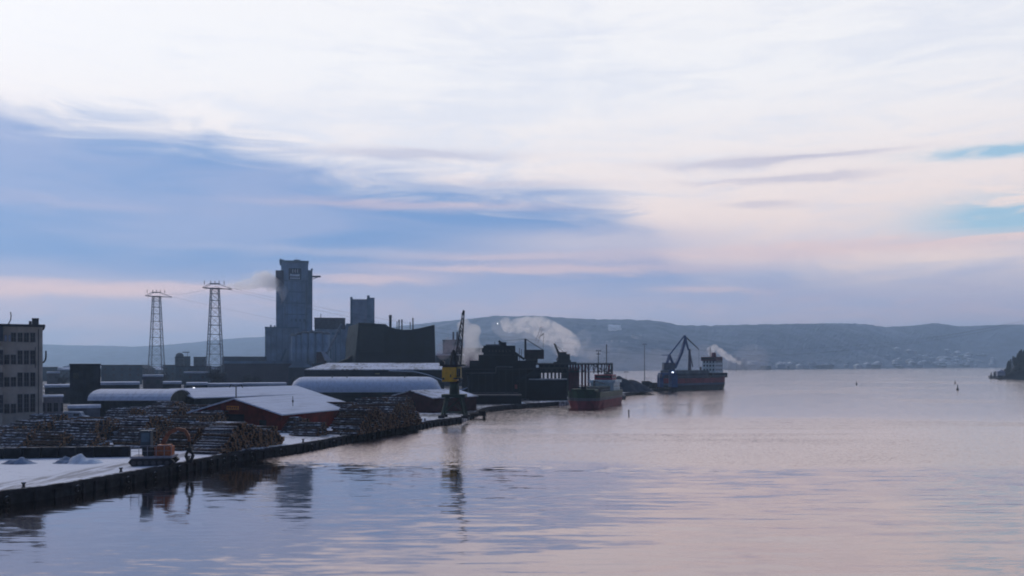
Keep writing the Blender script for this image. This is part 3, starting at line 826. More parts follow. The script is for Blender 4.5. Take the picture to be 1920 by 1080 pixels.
cap = MB()
for (a, c), (e, f) in zip(top_, top_[1:]): cap.bar((lx(a), -.1, lz(c) + .1), (lx(e), -.1, lz(f) + .1), .22)
cap.build('roof_edge', M('edge_steel', (.03, .04, .055), .7), t)
for px_s, pyt, pyb, w_ in ((736.5, 587, 617, 2.6), (753, 596, 618, 1.2), (758.5, 595.5, 618, 1.3), (779.5, 592, 617, 1.2)):
    st = MB().bar((lx(px_s), 12, lz(pyb) - 3), (lx(px_s), 12, lz(pyt)), w_ * S, n=12).build('chimney', M('stack_dark', (.014, .018, .026), .8), t)
    MB().bar((lx(px_s), 12, lz(pyt) - 1.3), (lx(px_s), 12, lz(pyt) + .02), w_ * S * 1.12, n=12).build('rim', M('stack_rim', (.03, .03, .04), .8), st)
for px_s in (748, 773): MB().bar((lx(px_s), 10, lz(614)), (lx(px_s), 10, lz(600)), .2, n=6).build('mast', MATS['stack_dark'], t)
MB().b6(lx(675), lx(718), -.25, -.003, lz(660), lz(612)).build('door', M('hall_door', (.010, .015, .022), .8), t)

# ================================================================== FERTILISER WORKS
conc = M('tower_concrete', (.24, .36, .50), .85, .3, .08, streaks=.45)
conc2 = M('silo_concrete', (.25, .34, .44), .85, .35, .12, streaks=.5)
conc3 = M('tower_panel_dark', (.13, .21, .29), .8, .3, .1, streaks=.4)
def frame_at(px, d):      # local frame facing the yard: returns angle
    return -math.atan((px - 960) / F)
d0 = 560; S = d0 / F; th_ = frame_at(551, d0)
t = thing('prilling_tower', 'tallest square concrete tower with a blue emblem panel near its top', 'tower', (X(551, d0), d0, GZ), th_)
def lx(px, c=551): return (px - c) * S * math.cos(th_)
def lz(py): return Z(py, d0) - GZ
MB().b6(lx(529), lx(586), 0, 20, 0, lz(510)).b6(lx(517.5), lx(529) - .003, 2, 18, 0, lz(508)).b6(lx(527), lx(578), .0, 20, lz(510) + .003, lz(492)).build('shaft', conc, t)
MB().b6(lx(524), lx(579), -.5, 20.5, lz(492) + .003, lz(488.5)).b6(lx(524), lx(532), -.3, 5, lz(488.4), lz(487)).b6(lx(551), lx(563), 2, 9, lz(488.4), lz(486)).b6(lx(555), lx(578), 10, 16, lz(488.4), lz(486.8)).build('parapet', conc3, t)
MB().b6(lx(517), lx(532), -1.6, -.003, lz(534), lz(508)).b6(lx(521), lx(532), -1.4, -.003, lz(538), lz(534) - .003).build('side_cabin', M('cabin_mauve', (.08, .08, .12), .8, .3, .2), t)
MB().b6(lx(578) + .003, lx(586), -.8, 10, lz(570), lz(506)).b6(lx(583), lx(586.5), -1, 3, lz(506) + .003, lz(503)).build('stair_shaft', conc3, t)
MB().bar((lx(586), 3, lz(517)), (lx(602), 3, lz(516.5)), .85, .7).bar((lx(586), 3, lz(522)), (lx(596), 3, lz(518)), .25).build('duct_arm', M('duct_mauve', (.06, .06, .095), .7), t)
MB().bar((lx(527), 5, lz(488)), (lx(526), 5, lz(484)), .3, n=6).bar((lx(556), 5, lz(487)), (lx(556), 5, lz(482)), .15, n=6).build('roof_vent', conc3, t)
for i in range(7): MB().b6(lx(529) + i * 3.0, lx(529) + i * 3.0 + .22, -.14, -.003, 0, lz(527)).build('pilaster', conc3, t)
for py_s in (527, 548, 569, 590): MB().b6(lx(532.2), lx(577.8), -.24, -.143, lz(py_s), lz(py_s) + .4).build('string_course', conc3, t)
MB().path([(lx(573), -.5, 0), (lx(573), -.5, lz(515))], .28, 8).path([(lx(534), -.5, lz(610)), (lx(534), -.5, lz(560))], .35, 8).build('riser_pipe', conc2, t)
for i in range(4): MB().b6(lx(545) + i * 2.6, lx(545) + i * 2.6 + 1.2, -.2, -.147, lz(603), lz(598)).build('louvre', conc3, t)
# emblem panel: three sails over a hull and a line of small letters
em = MB().b6(lx(540), lx(567), -.35, -.003, lz(526), lz(501.5)).build('emblem_panel', M('panel_edge', (.26, .38, .52), .7, .1), t)
MB().b6(lx(541.3), lx(565), -.42, -.353, lz(524.6), lz(503)).build('emblem_field', M('panel_navy', (.012, .035, .085), .6, .15, .3), em)
pale = M('emblem_pale', (.8, .88, .97), .7, .1)
eb = MB()
def crescent(mb, cx, cz, r, wdt, flip=1):
    vs = []; n = 10
    for i in range(n + 1):
        a = math.pi * (i / n - .5); k_ = math.cos(a)
        vs.append((cx - flip * k_ * r * .45, cz + math.sin(a) * r)); 
    inner = [(cx - flip * (math.cos(math.pi * (i / n - .5)) * r * .45 - wdt * math.cos(math.pi * (i / n - .5)) ** .5 if abs(i / n - .5) < .499 else 0), cz + math.sin(math.pi * (i / n - .5)) * r) for i in range(n + 1)]
    for i in range(n):
        q = [vs[i], vs[i + 1], inner[i + 1], inner[i]]
        mb.add([(x_, -.47, z_) for x_, z_ in q], [(0, 1, 2, 3)])
        mb.add([(x_, -.47, z_) for x_, z_ in q], [(3, 2, 1, 0)])
for cx in (548.6, 553.0, 557.6): crescent(eb, lx(cx) + .3, lz(508.2), 1.25, .62)
eb.build('emblem_sails', pale, em)
MB().prism([(lx(544), lz(513.5)), (lx(543.6), lz(518.2)), (lx(562), lz(518.2)), (lx(561.5), lz(513.8)), (lx(557), lz(514.6)), (lx(549), lz(514.6))], -.47, -.43).build('emblem_hull', pale, em)
lb2 = MB()
for i in range(5): lb2.b6(lx(544.2) + i * 1.25, lx(544.2) + i * 1.25 + .85, -.47, -.43, lz(523.3), lz(520.3))
lb2.build('emblem_lettering', pale, em)

def block(name, label, cat, px0, px1, py, d, dep, mat, **k):
    t, w, h = facade_box(name, label, cat, px0, px1, py, d, dep, mat, **k); fin(t); return t, w, h
t, w, h = block('process_block', 'tall grey concrete block left of the foot of the tallest tower', 'building', 497, 561, 613, 545, 16, conc2, roofm=conc3, roof_t=.8)
for i in range(5): MB().b6(-w / 2 + 3 + i * 2.2, -w / 2 + 3.9 + i * 2.2, 2, 3, h, h + random.uniform(.8, 2.2)).build('roof_vent', conc3, t)
for i in range(6): MB().b6(-w / 2 + i * w / 6, -w / 2 + i * w / 6 + .3, -.16, -.003, 0, h - 1).build('pilaster', conc3, t)
MB().bar((-w * .28, -.4, 2), (w * .12, -.4, h * .62), .8).build('conveyor_duct', conc3, t); MB().b6(w * .1, w * .14, -.6, -.003, 0, h * .55).build('downpipe', conc2, t)
# group of silos
d1 = 520; S1 = d1 / F
for i, (pxc, pr, pyt) in enumerate(((551, 5.2, 626), (561, 5.0, 624), (572, 6.5, 621), (585.5, 7, 620.5), (599, 7, 621), (612, 6.5, 623))):
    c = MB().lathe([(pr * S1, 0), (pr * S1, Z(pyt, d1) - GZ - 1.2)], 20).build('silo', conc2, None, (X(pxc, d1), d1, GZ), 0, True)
    tag(c, ('pale slender silo at the left end of the silo row', 'second silo from the left end of the row', 'third silo from the left with a snow-topped cap', 'wide silo in the middle of the row', 'fifth silo from the left before the taller block', 'rightmost silo beside the sloping conveyor')[i], 'silo', 'silos at the foot of the tallest tower')
    MB().lathe([(pr * S1 + .25, Z(pyt, d1) - GZ - 1.2), (pr * S1 + .25, Z(pyt, d1) - GZ - .6), (pr * S1 * .4, Z(pyt, d1) - GZ + .3)], 20).build('silo_cap', M('silo_cap', (.09, .11, .14), .8, snow=(.85, .3, .6)), c)
t, w, h = block('process_block', 'dark-topped process building just right of the tallest tower', 'building', 590, 647, 600, 540, 18, conc2, roofm=None)
MB().b6(-w / 2 - .2, w / 2 + .2, -.3, 18.3, h + .003, h + 1.4).b6(-w / 2 - .15, w / 2 + .15, -.2, -.003, h - 5.5, h - .003).build('roof', M('mauve_band', (.07, .075, .105), .8), t)
MB().bar((-w * .3, 6, h + 1), (-w * .3, 6, h + 4), .25, n=6).build('mast', conc3, t)
for i in range(3): MB().b6(-w * .1 + i * 3, -w * .1 + i * 3 + 1.8, -.1, -.003, h - 9, h - 7.6).build('window', pale if i == 0 else conc3, t)
t, w, h = block('process_block', 'low bluish block between the process building and the second tower', 'building', 645, 662, 610, 550, 14, conc2)
MB().b6(-w * .3, w * .3, 1, 6, h, h + 1.2).build('roof_box', conc3, t)
d1 = 505
t = thing('inclined_conveyor', 'thin sloping conveyor gallery rising to the process building', 'conveyor', (X(613, d1), d1, GZ))
S1 = d1 / F
MB().bar((0, 0, Z(664, d1) - GZ), (25 * S1, 4, Z(607, d1) - GZ), .75).build('gallery', M('gallery_blue', (.14, .18, .24), .7), t)
for u in (.25, .6, .93): MB().bar((25 * S1 * u, 4 * u, 0), (25 * S1 * u, 4 * u, (Z(664, d1) + (Z(607, d1) - Z(664, d1)) * u) - GZ - .6), .3).build('leg', conc3, t)
t = thing('hopper_house', 'small reddish hopper house with a steep snow-covered lean-to roof', 'building', (X(603, 480), 480, GZ), R(12))
S1 = 480 / F
MB().b6(-10 * S1, 9 * S1, 0, 9, 0, Z(660, 480) - GZ).build('wall', M('rust_brown', (.10, .06, .07), .85, .3, .3), t)
MB().prism([(-1 * S1, Z(659, 480) - GZ), (5 * S1, Z(659, 480) - GZ), (19 * S1, Z(676, 480) - GZ), (6 * S1, Z(676, 480) - GZ)], -1.5, 5).build('roof', M('hopper_snow', (.55, .6, .7), .9, .15), t)
# second tower
d0 = 575; S = d0 / F; th_ = frame_at(680, d0)
t = thing('prilling_tower', 'shorter square concrete tower with a raised right corner behind the black hall', 'tower', (X(680, d0), d0, GZ), th_)
lx2 = lambda px: (px - 680) * S; lz2 = lambda py: Z(py, d0) - GZ
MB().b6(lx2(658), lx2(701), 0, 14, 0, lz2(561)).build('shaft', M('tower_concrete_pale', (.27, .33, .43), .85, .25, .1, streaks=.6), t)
MB().b6(lx2(657), lx2(661), -.6, 14.4, lz2(640), lz2(557)).build('corner_pier', conc3, t)
MB().b6(lx2(688), lx2(702), -.8, 14.6, lz2(640), lz2(558)).b6(lx2(688), lx2(693), -.8, 5, lz2(558) + .003, lz2(554)).build('lift_shaft', conc2, t)
MB().b6(lx2(666), lx2(670), -.1, -.003, lz2(606), lz2(596)).b6(lx2(683), lx2(686), -.1, -.003, lz2(603), lz2(585)).build('steam_stained_panel', M('stain_pale', (.26, .30, .38), .8, .2, .2), t)
# long beige sheds left of the works
block('warehouse', 'long low brownish warehouse below the right-hand pylon', 'warehouse', 421, 548, 677, 430, 26, M('brown_clad', (.11, .095, .115), .85, .2, .12, streaks=.3), roofm=conc2, roof_t=1.2)
block('warehouse', 'pale roofed warehouse behind the brownish one beside the pylon', 'warehouse', 417, 500, 668.5, 520, 20, M('blue_grey_clad', (.10, .125, .16), .85, .2, .1))
t, w, h = block('workshop', 'small gabled workshop in front of the silos', 'building', 541, 586, 689, 400, 12, M('workshop_clad', (.07, .085, .11), .85, .3, .3))
MB().prism([(-w / 2 - .2, h + .003), (w / 2 + .2, h + .003), (-w * .1, h + 4)], -.3, 12.2).build('roof', conc2, t)
block('utility_building', 'small dark building under the silos at the left of the black hall', 'building', 585, 640, 681, 440, 14, M('util_clad', (.05, .07, .095), .85, .3, .3))

# ================================================================== PYLONS AND CABLES
steel = M('galvanised', (.12, .13, .17), .6, .3, .8)
def pylon(px, d, pyt, label, span=1.0):
    t = thing('pylon', label, 'pylon', (X(px, d), d, GZ), R(8), 'steel lattice pylons behind the sheds')
    H = Z(pyt, d) - GZ; b0, b1 = 4.5 * span, 2.0 * span
    def wd(z): return b0 + (b1 - b0) * (z / (H - 2.5)) ** .85
    for i, (sx, sy) in enumerate(((-1, -1), (1, -1), (1, 1), (-1, 1))):
        lg = MB(); zs = [0, H * .33, H * .66, H - 2.5]
        for a, c in zip(zs, zs[1:]): lg.bar((sx * wd(a), sy * wd(a), a), (sx * wd(c), sy * wd(c), c), .24)
        lg.build('leg', steel, t)
    br = MB(); n = 11; zs = [(H - 2.5) * (1 - (1 - i / n) ** 1.25) for i in range(n + 1)]
    for k_ in range(n):
        a, c = zs[k_], zs[k_ + 1]; wa, wc = wd(a), wd(c)
        for (p_, q_) in (((-1, -1), (1, -1)), ((1, -1), (1, 1)), ((1, 1), (-1, 1)), ((-1, 1), (-1, -1))):
            br.bar((p_[0] * wa, p_[1] * wa, a), (q_[0] * wc, q_[1] * wc, c), .09)
            br.bar((q_[0] * wa, q_[1] * wa, a), (p_[0] * wc, p_[1] * wc, c), .09)
            br.bar((p_[0] * wc, p_[1] * wc, c), (q_[0] * wc, q_[1] * wc, c), .16)
    br.build('lattice_bracing', steel, t)
    MB().b6(-b1 - .9, b1 + .9, -b1 - .9, b1 + .9, H - 2.5, H - 2.1).b6(-b1 - .4, b1 + .4, -b1 - .4, b1 + .4, H + .1, H + .4).build('platform', steel, t)
    ca = MB()
    for y_ in (-b1, b1):
        ca.bar((-6.2, y_, H - 2.0), (9.0, y_ * .2, H - 2.6), .26).bar((-6.2, y_, H - 2.0), (-b1, y_, H + .3), .16).bar((9.0, y_ * .2, H - 2.6), (b1, y_, H + .3), .16)
    ca.build('crossarm', steel, t)
    ins = MB()
    for x_ in (-5.5, -2.2, 0, 2.2, 4.8): ins.bar((x_, 0, H - .2), (x_, 0, H + 1.9), .17, n=6)
    ins.build('insulators', M('insulator', (.05, .045, .05), .5), t)
    return H
pylon(403, 480, 533, 'nearer taller lattice pylon standing left of the tallest tower')
pylon(293.5, 545, 549, 'farther lattice pylon, the left one of the two', 1.0)
pylon(2330, 700, 470, 'lattice pylon on the opposite bank that carries the fjord cables', 1.0)
def cable(a, b_, sag, w, label):
    pts = []; n = 40
    for i in range(n + 1):
        u = i / n; P = Vector(a).lerp(Vector(b_), u); P.z -= sag * 4 * u * (1 - u); pts.append(P)
    tag(MB().path(pts, w, 4).build('power_cable', M('cable_grey', (.09, .09, .11), .6), None), label, 'cable', 'power cables spanning the fjord')
A1 = Vector((X(410, 480), 480, Z(535, 480))); A2 = Vector((X(300, 545), 545, Z(551, 545))); B1 = Vector((X(2330, 700), 700, Z(475, 700)))
cable(A1, B1, 54, .06, 'sagging power cable from the nearer pylon out over the fjord')
cable(A1 + Vector((-4, 6, 0)), B1 + Vector((-4, 5, 1)), 58, .06, 'second sagging cable just under the first over the fjord')
cable(A2, B1 + Vector((0, 12, 0)), 60, .05, 'power cable from the farther pylon out over the fjord')
cable(A2, A1, 2, .05, 'short power cable between the two pylons')

# ================================================================== TOWN BEHIND THE SHEDS
tone = [M('town_blue', (.055, .085, .12), .85, .3, .1), M('town_grey', (.08, .10, .13), .85, .3, .1), M('town_mauve', (.085, .08, .105), .85, .3, .1), M('town_dark', (.03, .04, .055), .85, .3, .1), M('town_white', (.30, .34, .42), .85, .2, .2)]
rs = M('town_roof_snow', (.50, .56, .68), .9, .25, .1)
rd = M('town_roof_dark', (.045, .055, .075), .9, .4, .1)
T = [(80, 108, 688, 620, 0, rd, 'dark blue low building just right of the factory roofline'), (108, 131, 692, 560, 1, rs, 'snowy-roofed building tucked left of the dark tower block'),
     (88, 112, 697, 420, 2, rs, 'small house with bright snowy roof beside the factory'), (84, 131, 722, 270, 3, rs, 'broad snowy-roofed store between factory and dark tower block'),
     (190, 267, 684, 520, 0, rd, 'long blue-grey block of flats right of the dark tower block'), (188, 262, 717, 250, 3, rs, 'low store with brilliant white roof behind the long shed'),
     (268, 306, 703, 330, 2, rs, 'square mauve building below the left pylon'), (306, 330, 684, 600, 0, rd, 'dark low building at the foot of the left pylon'),
     (328, 346, 669, 640, 1, rd, 'squat building with a rounded top between the pylons'), (346, 357, 668, 640, 0, rd, 'narrow tall building with rooftop antenna between the pylons'),
     (363, 386, 669, 620, 1, rd, 'pale tall block just left of the right pylon'), (330, 396, 686, 520, 0, rd, 'long dark terrace between the pylons'),
     (345, 392, 697, 440, 0, rs, 'low building with a thin snowy roof line between the pylons'), (306, 340, 716, 300, 3, rs, 'low dark shed with snowy roof behind the timber shed'),
     (350, 389, 718, 275, 3, rs, 'dark hut with one bright lamp behind the timber shed'), (388, 456, 719.5, 290, 4, rs, 'white walled store with a dark opening behind the timber shed'),
     (456, 537, 718.5, 292, 4, rs, 'long low white store right of the one with the dark opening'), (830, 862, 637, 620, 1, rd, 'grey plant building behind the yellow crane in the smoke'),
     (862, 905, 652, 600, 2, rd, 'smoke-veiled mauve building right of the crane jib'), (817, 870, 664, 480, 3, rs, 'low dark building with a snow line right of the black hall'),
     (395, 425, 700, 380, 3, rd, 'dark hut among bare trees by the right pylon')]
for (a, c, py, d, k_, rm, lab) in T:
    t, w, h = facade_box('town_building', lab, 'building', a, c, py, d, 14 if c - a > 14 else 9, tone[k_], roofm=rm, roof_t=.7, group='buildings behind the sheds'); fin(t)
    nwin = max(2, int(w / 4)); fl = max(1, int(h / 3.6))
    if d < 650:
        wb_ = 0
        for f_ in range(min(fl, 4)):
            for i in range(min(nwin, 7)):
                x_ = -w / 2 + (i + .5) * w / min(nwin, 7); z_ = h - 2.6 - f_ * 3.4
                if z_ < 1: continue
                MB().b6(x_ - .6, x_ + .6, -.06, -.003, z_ - .7, z_ + .7).build('window', M('town_window', (.02, .028, .04), .3), t)
    if 'rounded' in lab: MB().lathe([(w * .45, h), (w * .4, h + 1.8), (w * .2, h + 2.8), (.1, h + 3)], 14, (0, 6, 0)).build('dome', tone[1], t)
    if 'antenna' in lab: MB().bar((0, 3, h), (0, 3, h + 3), .2).b6(-3.4, 1.4, 2, 4, h + 2.6, h + 3.2).build('antenna', tone[3], t)
    if 'smoke' in lab and 'grey' in lab:
        for x_ in (1.5, 4.2): MB().bar((x_, 3, h), (x_, 3, h + 5.6), .7, n=8).build('chimney', tone[2], t)
    if 'dark opening' in lab: MB().b6(-w * .32, w * .30, -.12, -.064, 0, h - 1.0).build('door', nearblack, t)
# lamp glow on the hut
t = thing('yard_lamp', 'tiny lit yard lamp in front of the dark hut behind the timber shed', 'lamp', (X(364, 268), 268, GZ))
MB().bar((0, 0, 0), (0, 0, Z(727, 268) - GZ), .09, n=6).build('post', MATS['pole_dark'], t)
MB().b6(-.25, .25, -.35, .1, Z(728.2, 268) - GZ, Z(726.8, 268) - GZ).build('lamp_head', M_light('lamp_white', (.9, .92, 1), 5), t)
# far rooftops of the town
rnd = random.Random(21); first = []
for i in range(54):
    d = rnd.uniform(650, 1500); px = rnd.uniform(82, 500); 
    if i == 0 or len(first) < 4:
        t = thing('far_house', 'tiny hazy house with snow on its roof far off among the town roofs', 'house', (X(px, d), d, GZ), rnd.uniform(-.4, .4), 'far houses in the town')
        w = rnd.uniform(6, 12); h = rnd.uniform(5, 9)
        MB().b6(-w, w, -5, 5, 0, h).build('wall', tone[len(first) % 4], t)
        MB().prism([(-w - .4, h + .003), (w + .4, h + .003), (w + .4, h + .3), (0, h + 3.2), (-w - .4, h + .3)], -5.4, 5.4).build('roof', rs if len(first) % 2 else rd, t); first.append(t)
    else: copy_thing(first[i % 4], (X(px, d), d, GZ), rnd.uniform(-.5, .5))

# ------------------------------------------------------------------ bare trees and bushes
bark3 = M('tree_bark', (.035, .032, .036), .9, .4, 1)
twig = M('twigs', (.040, .042, .052), .95, .4, 1)
ever = M('conifer_green', (.022, .036, .036), .95, .6, .5)
def bare_tree(seed, H, spread):
    rr = random.Random(seed); tr = MB(); tw = MB()
    tr.bar((0, 0, 0), (0, 0, H * .45), .035 * H, n=6, w2=.02 * H)
    for i in range(9):
        a = rr.uniform(0, 6.28); z = H * rr.uniform(.25, .5); e = Vector((math.cos(a) * spread * rr.uniform(.3, .7), math.sin(a) * spread * rr.uniform(.3, .7), z + H * rr.uniform(.25, .45)))
        tr.bar((0, 0, z), e, .014 * H, n=4, w2=.006 * H)
        for k_ in range(34):
            p_ = Vector((0, 0, z)).lerp(e, rr.uniform(.4, 1)); q_ = p_ + Vector((rr.gauss(0, 1), rr.gauss(0, 1), rr.gauss(.5, .8))) * spread * .28
            tw.bar(p_, q_, .055, n=3, w2=.02)
    return tr, tw
tp = []
for i, (px, py, d, H, sp, lab) in enumerate(((399, 716, 350, 10.5, 5.0, 'dark bare tree standing at the foot of the right pylon'), (413, 716, 360, 9, 4.2, 'bare tree just right of the one under the right pylon'), (467, 716, 380, 8.5, 3.6, 'bare bushy tree in front of the brownish warehouse'), (480, 716, 380, 7, 3.6, 'low rounded bare tree right of the bushy one by the warehouse'), (308, 716, 420, 8, 4, 'hazy bare tree by the foot of the left pylon'), (120, 716, 380, 8, 4, 'bare tree left of the dark tower block'), (378, 716, 330, 6, 3.5, 'small bare tree left of the right pylon'), (555, 716, 385, 7, 3, 'thin bare tree by the gabled workshop'))):
    tr, tw = bare_tree(40 + i, H, sp)
    t = thing('bare_tree', lab, 'tree', (X(px, d), d, GZ), 0, 'bare winter trees behind the sheds')
    tr.build('trunk', bark3, t); tw.build('crown', twig, t)
# parked cars behind the timber shed
def car_parts(t, body):
    b_ = MB().prism([(-2.1, .35), (2.1, .35), (2.15, .8), (1.3, .95), (.8, 1.42), (-1.2, 1.45), (-1.9, .98), (-2.15, .9)], -.85, .85).build('body', body, t)
    MB().prism([(.78, 1.44), (-1.2, 1.47), (-1.25, 1.56), (.7, 1.55)], -.8, .8).build('snow_cap', snowm, t)
    MB().b6(-1.2, .7, -.87, -.853, .98, 1.36).build('window', glass, t)
    for x_ in (-1.35, 1.35):
        for y_ in (-.8, .8):
            wl = MB().bar((x_, y_ - .1, .33), (x_, y_ + .1, .33), .33, n=12).build('wheel', MATS['tyre_black'], t)
            MB().bar((x_, y_ - .12, .33), (x_, y_ + .12, .33), .17, n=8).build('rim', rail, wl)
cars = [('dark snow-topped car parked behind the timber shed at the left', 312, 724, blk), ('dark snow-topped car parked second from the left behind the timber shed', 331, 724, M('car_blue', (.02, .03, .06), .4)), ('pale snow-topped car parked by the white store behind the timber shed', 400, 725, M('car_grey', (.2, .22, .26), .4))]
for lab, px, py, mt in cars:
    t = thing('parked_car', lab, 'car', (X(px, 262), 262, GZ), R(10), 'cars parked behind the timber shed'); car_parts(t, mt)

# ================================================================== LOW BUILDINGS BY THE YELLOW CRANE
brown_red = M('dark_red_brick', (.050, .018, .022), .85, .4, .6, streaks=.3)
P0 = Vector((X(800, 208), 208))
t = gable('quay_shed', 'low dark red shed with a small snowy roof left behind the yellow crane', 'shed', (X(812, 214), 214), (.62, .78), 15, 16, 3.6, 5.2, brown_red, snowroof2)
MB().b6(-8, -6, -.08, -.003, 0, 2.6).build('door', MATS['door_dark'], t)
t, w, h = block('quay_shed', 'long low black shed stretching right behind the yellow crane', 'shed', 850, 978, 741, 262, 10, nearblack, roofm=M('tar_roof', (.05, .055, .07), .8, .4, .4))
t, w, h = block('quay_shed', 'small flat-roofed store with snow on top right beside the yellow crane', 'shed', 846, 884, 747, 240, 5, navy, roofm=MATS['annex_roof_snow'], roof_t=.35)
t = thing('snowy_gangway', 'thin snow-covered gangway bridging just behind the yellow crane', 'gangway', (X(822, 300), 300, 0))
MB().path([(0, 0, Z(730, 300)), (4, 0, Z(731, 300)), (8, 0, Z(730.5, 300)), (10.2, 0, Z(726, 300))], .28, 4).build('walkway', MATS['annex_roof_snow'], t)
for x_ in (1, 6): MB().bar((x_, 0, GZ), (x_, 0, Z(731, 300)), .15).build('post', MATS['pole_dark'], t)
MB().bar((0, .5, Z(726, 300)), (9, .5, Z(727, 300)), .06).build('handrail', MATS['pole_dark'], t)

# ================================================================== YELLOW CRANE
green = M('crane_green', (.012, .045, .028), .6, .4, .7, streaks=.3); yel = M('crane_yellow', (.85, .45, .02), .5, .22, .7, streaks=.35); cblk = M('crane_black', (.012, .015, .022), .6, .3, 1)
dC = 196; S = dC / F
t = thing('yellow_crane', 'yellow-cabined portal crane on green legs at the quay with its black jib raised', 'crane', (X(852, dC), dC, GZ), R(-4))
cz = lambda py: Z(py, dC) - GZ
cx_ = lambda px: (px - 852) * S
for sx, sy in ((-1, -1), (1, -1), (1, 1), (-1, 1)):
    lg = MB().bar((sx * 2.55, sy * 2.3, .3), (sx * 1.5, sy * 1.5, cz(741)), .26, w2=.34).build('leg', green, t)
    MB().b6(sx * 2.55 - .7, sx * 2.55 + .7, sy * 2.3 - .25, sy * 2.3 + .25, 0, .6).build('bogie', cblk, lg)
MB().b6(-2.6, 2.6, -1.9, 1.9, cz(745), cz(739)).build('portal_beam', green, t)
for sy in (-1, 1):
    brc = MB(); brc.bar((-2.4, sy * 2.2, 1.2), (2.4, sy * 2.2, 1.2), .13).bar((-2.2, sy * 2.1, 1.4), (1.6, sy * 1.6, cz(746)), .08).bar((2.2, sy * 2.1, 1.4), (-1.6, sy * 1.6, cz(746)), .08)
    brc.build('bracing', green, t)
MB().lathe([(1.15, cz(739)), (1.0, cz(718)), (1.45, cz(714))], 14).build('pedestal', green, t)
MB().lathe([(1.6, cz(717)), (1.6, cz(715.5))], 18).build('slewing_ring', cblk, t)
# house
hz0, hz1 = cz(715.3), cz(688.5)
hs = MB().b6(cx_(831), cx_(857.5), -1.9, 1.9, hz0, hz1).build('machine_house', yel, t)
MB().b6(cx_(832), cx_(858.5), -1.95, 1.95, hz1 + .003, hz1 + .22).build('roof', cblk, hs)
MB().b6(cx_(846), cx_(848.2), -1.94, -1.903, cz(707), cz(702)).build('window', glass, hs)
MB().b6(cx_(831.5), cx_(835.5), -1.96, -1.903, cz(712), cz(708)).build('vent_grille', cblk, hs)
cb_ = MB().b6(cx_(858), cx_(865.5), -1.7, .2, cz(708), hz1 + .1).build('cab', M('cab_yellow', (.34, .26, .07), .5, .3, 2), t)
MB().b6(cx_(858.8), cx_(861.4), -1.74, -1.703, cz(706), cz(691)).b6(cx_(862.2), cx_(864.8), -1.74, -1.703, cz(706), cz(691)).build('window', glass, cb_)
MB().b6(cx_(853), cx_(866), -2.5, 1.8, cz(710.5), cz(708.2)).build('platform', cblk, t)
MB().b6(cx_(826), cx_(872), -1.6, 1.6, hz1 + .223, hz1 + .62).build('top_deck', cblk, t)
MB().bar((cx_(829), -1.0, hz1 + .95), (cx_(829), 1.0, hz1 + .95), .52, n=12).build('winch_drum', cblk, t)
rl = MB()
for px_r in (834, 839, 870): rl.bar((cx_(px_r), -1.5, hz1 + .6), (cx_(px_r), -1.5, hz1 + 1.5), .05)
rl.bar((cx_(834), -1.5, hz1 + 1.5), (cx_(846), -1.5, hz1 + 1.5), .05).build('handrail', cblk, t)
af = MB()
for sy in (-.9, .9):
    af.bar((cx_(844.5), sy, hz1 + .5), (cx_(850), sy * .6, cz(657)), .17).bar((cx_(856), sy, hz1 + .5), (cx_(851), sy * .6, cz(657)), .17).bar((cx_(846), sy, cz(675)), (cx_(855), sy, cz(675)), .1).bar((cx_(846), sy, cz(684)), (cx_(853), sy, cz(668)), .08)
af.bar((cx_(850.5), -.6, cz(657)), (cx_(850.5), .6, cz(657)), .2).bar((cx_(844), 0, cz(672)), (cx_(848), 0, cz(660)), .25)
af.build('a_frame', cblk, t)
jb = MB(); fo = Vector((cx_(862), -1.0, hz1 + .6)); ti = Vector((cx_(869.8), -2.4, cz(582)))
bl = Vector((cx_(853.5), -.5, cz(666)))
f2 = Vector((cx_(864.8), 0, hz1 + .6)); N_ = 10
def cur(a, c, u): return a.lerp(c, u)
for sy in (-.55, .55):
    A = [Vector((cx_(852.5) + 1.35 * u ** 0 * 0, 0, 0)) for u in (0,)]
    lo = [Vector((cx_(855 + (867.5 - 855) * u), sy * (1 - .6 * u), cz(664 + (586 - 664) * u))) for u in [i / N_ for i in range(N_ + 1)]]
    hi_ = [Vector((cx_(863.8 + (870.5 - 863.8) * u), sy * (1 - .6 * u), cz(686 + (583 - 686) * u))) for u in [i / N_ for i in range(N_ + 1)]]
    jb.path(lo, .11, 4).path(hi_, .13, 4).bar(Vector((cx_(858), sy, hz1 + .6)), lo[0], .1)
    for i in range(N_): jb.bar(lo[i], hi_[i + 1] if i % 2 else hi_[i], .06).bar(hi_[i], lo[i + 1], .06)
jb.bar(Vector((cx_(867), 0, cz(590))), Vector((cx_(870), 0, cz(582))), .28)
jb.build('jib', cblk, t)
MB().bar((cx_(850.5), 0, cz(657)), (cx_(868), 0, cz(588)), .04).build('luffing_rope', cblk, t)

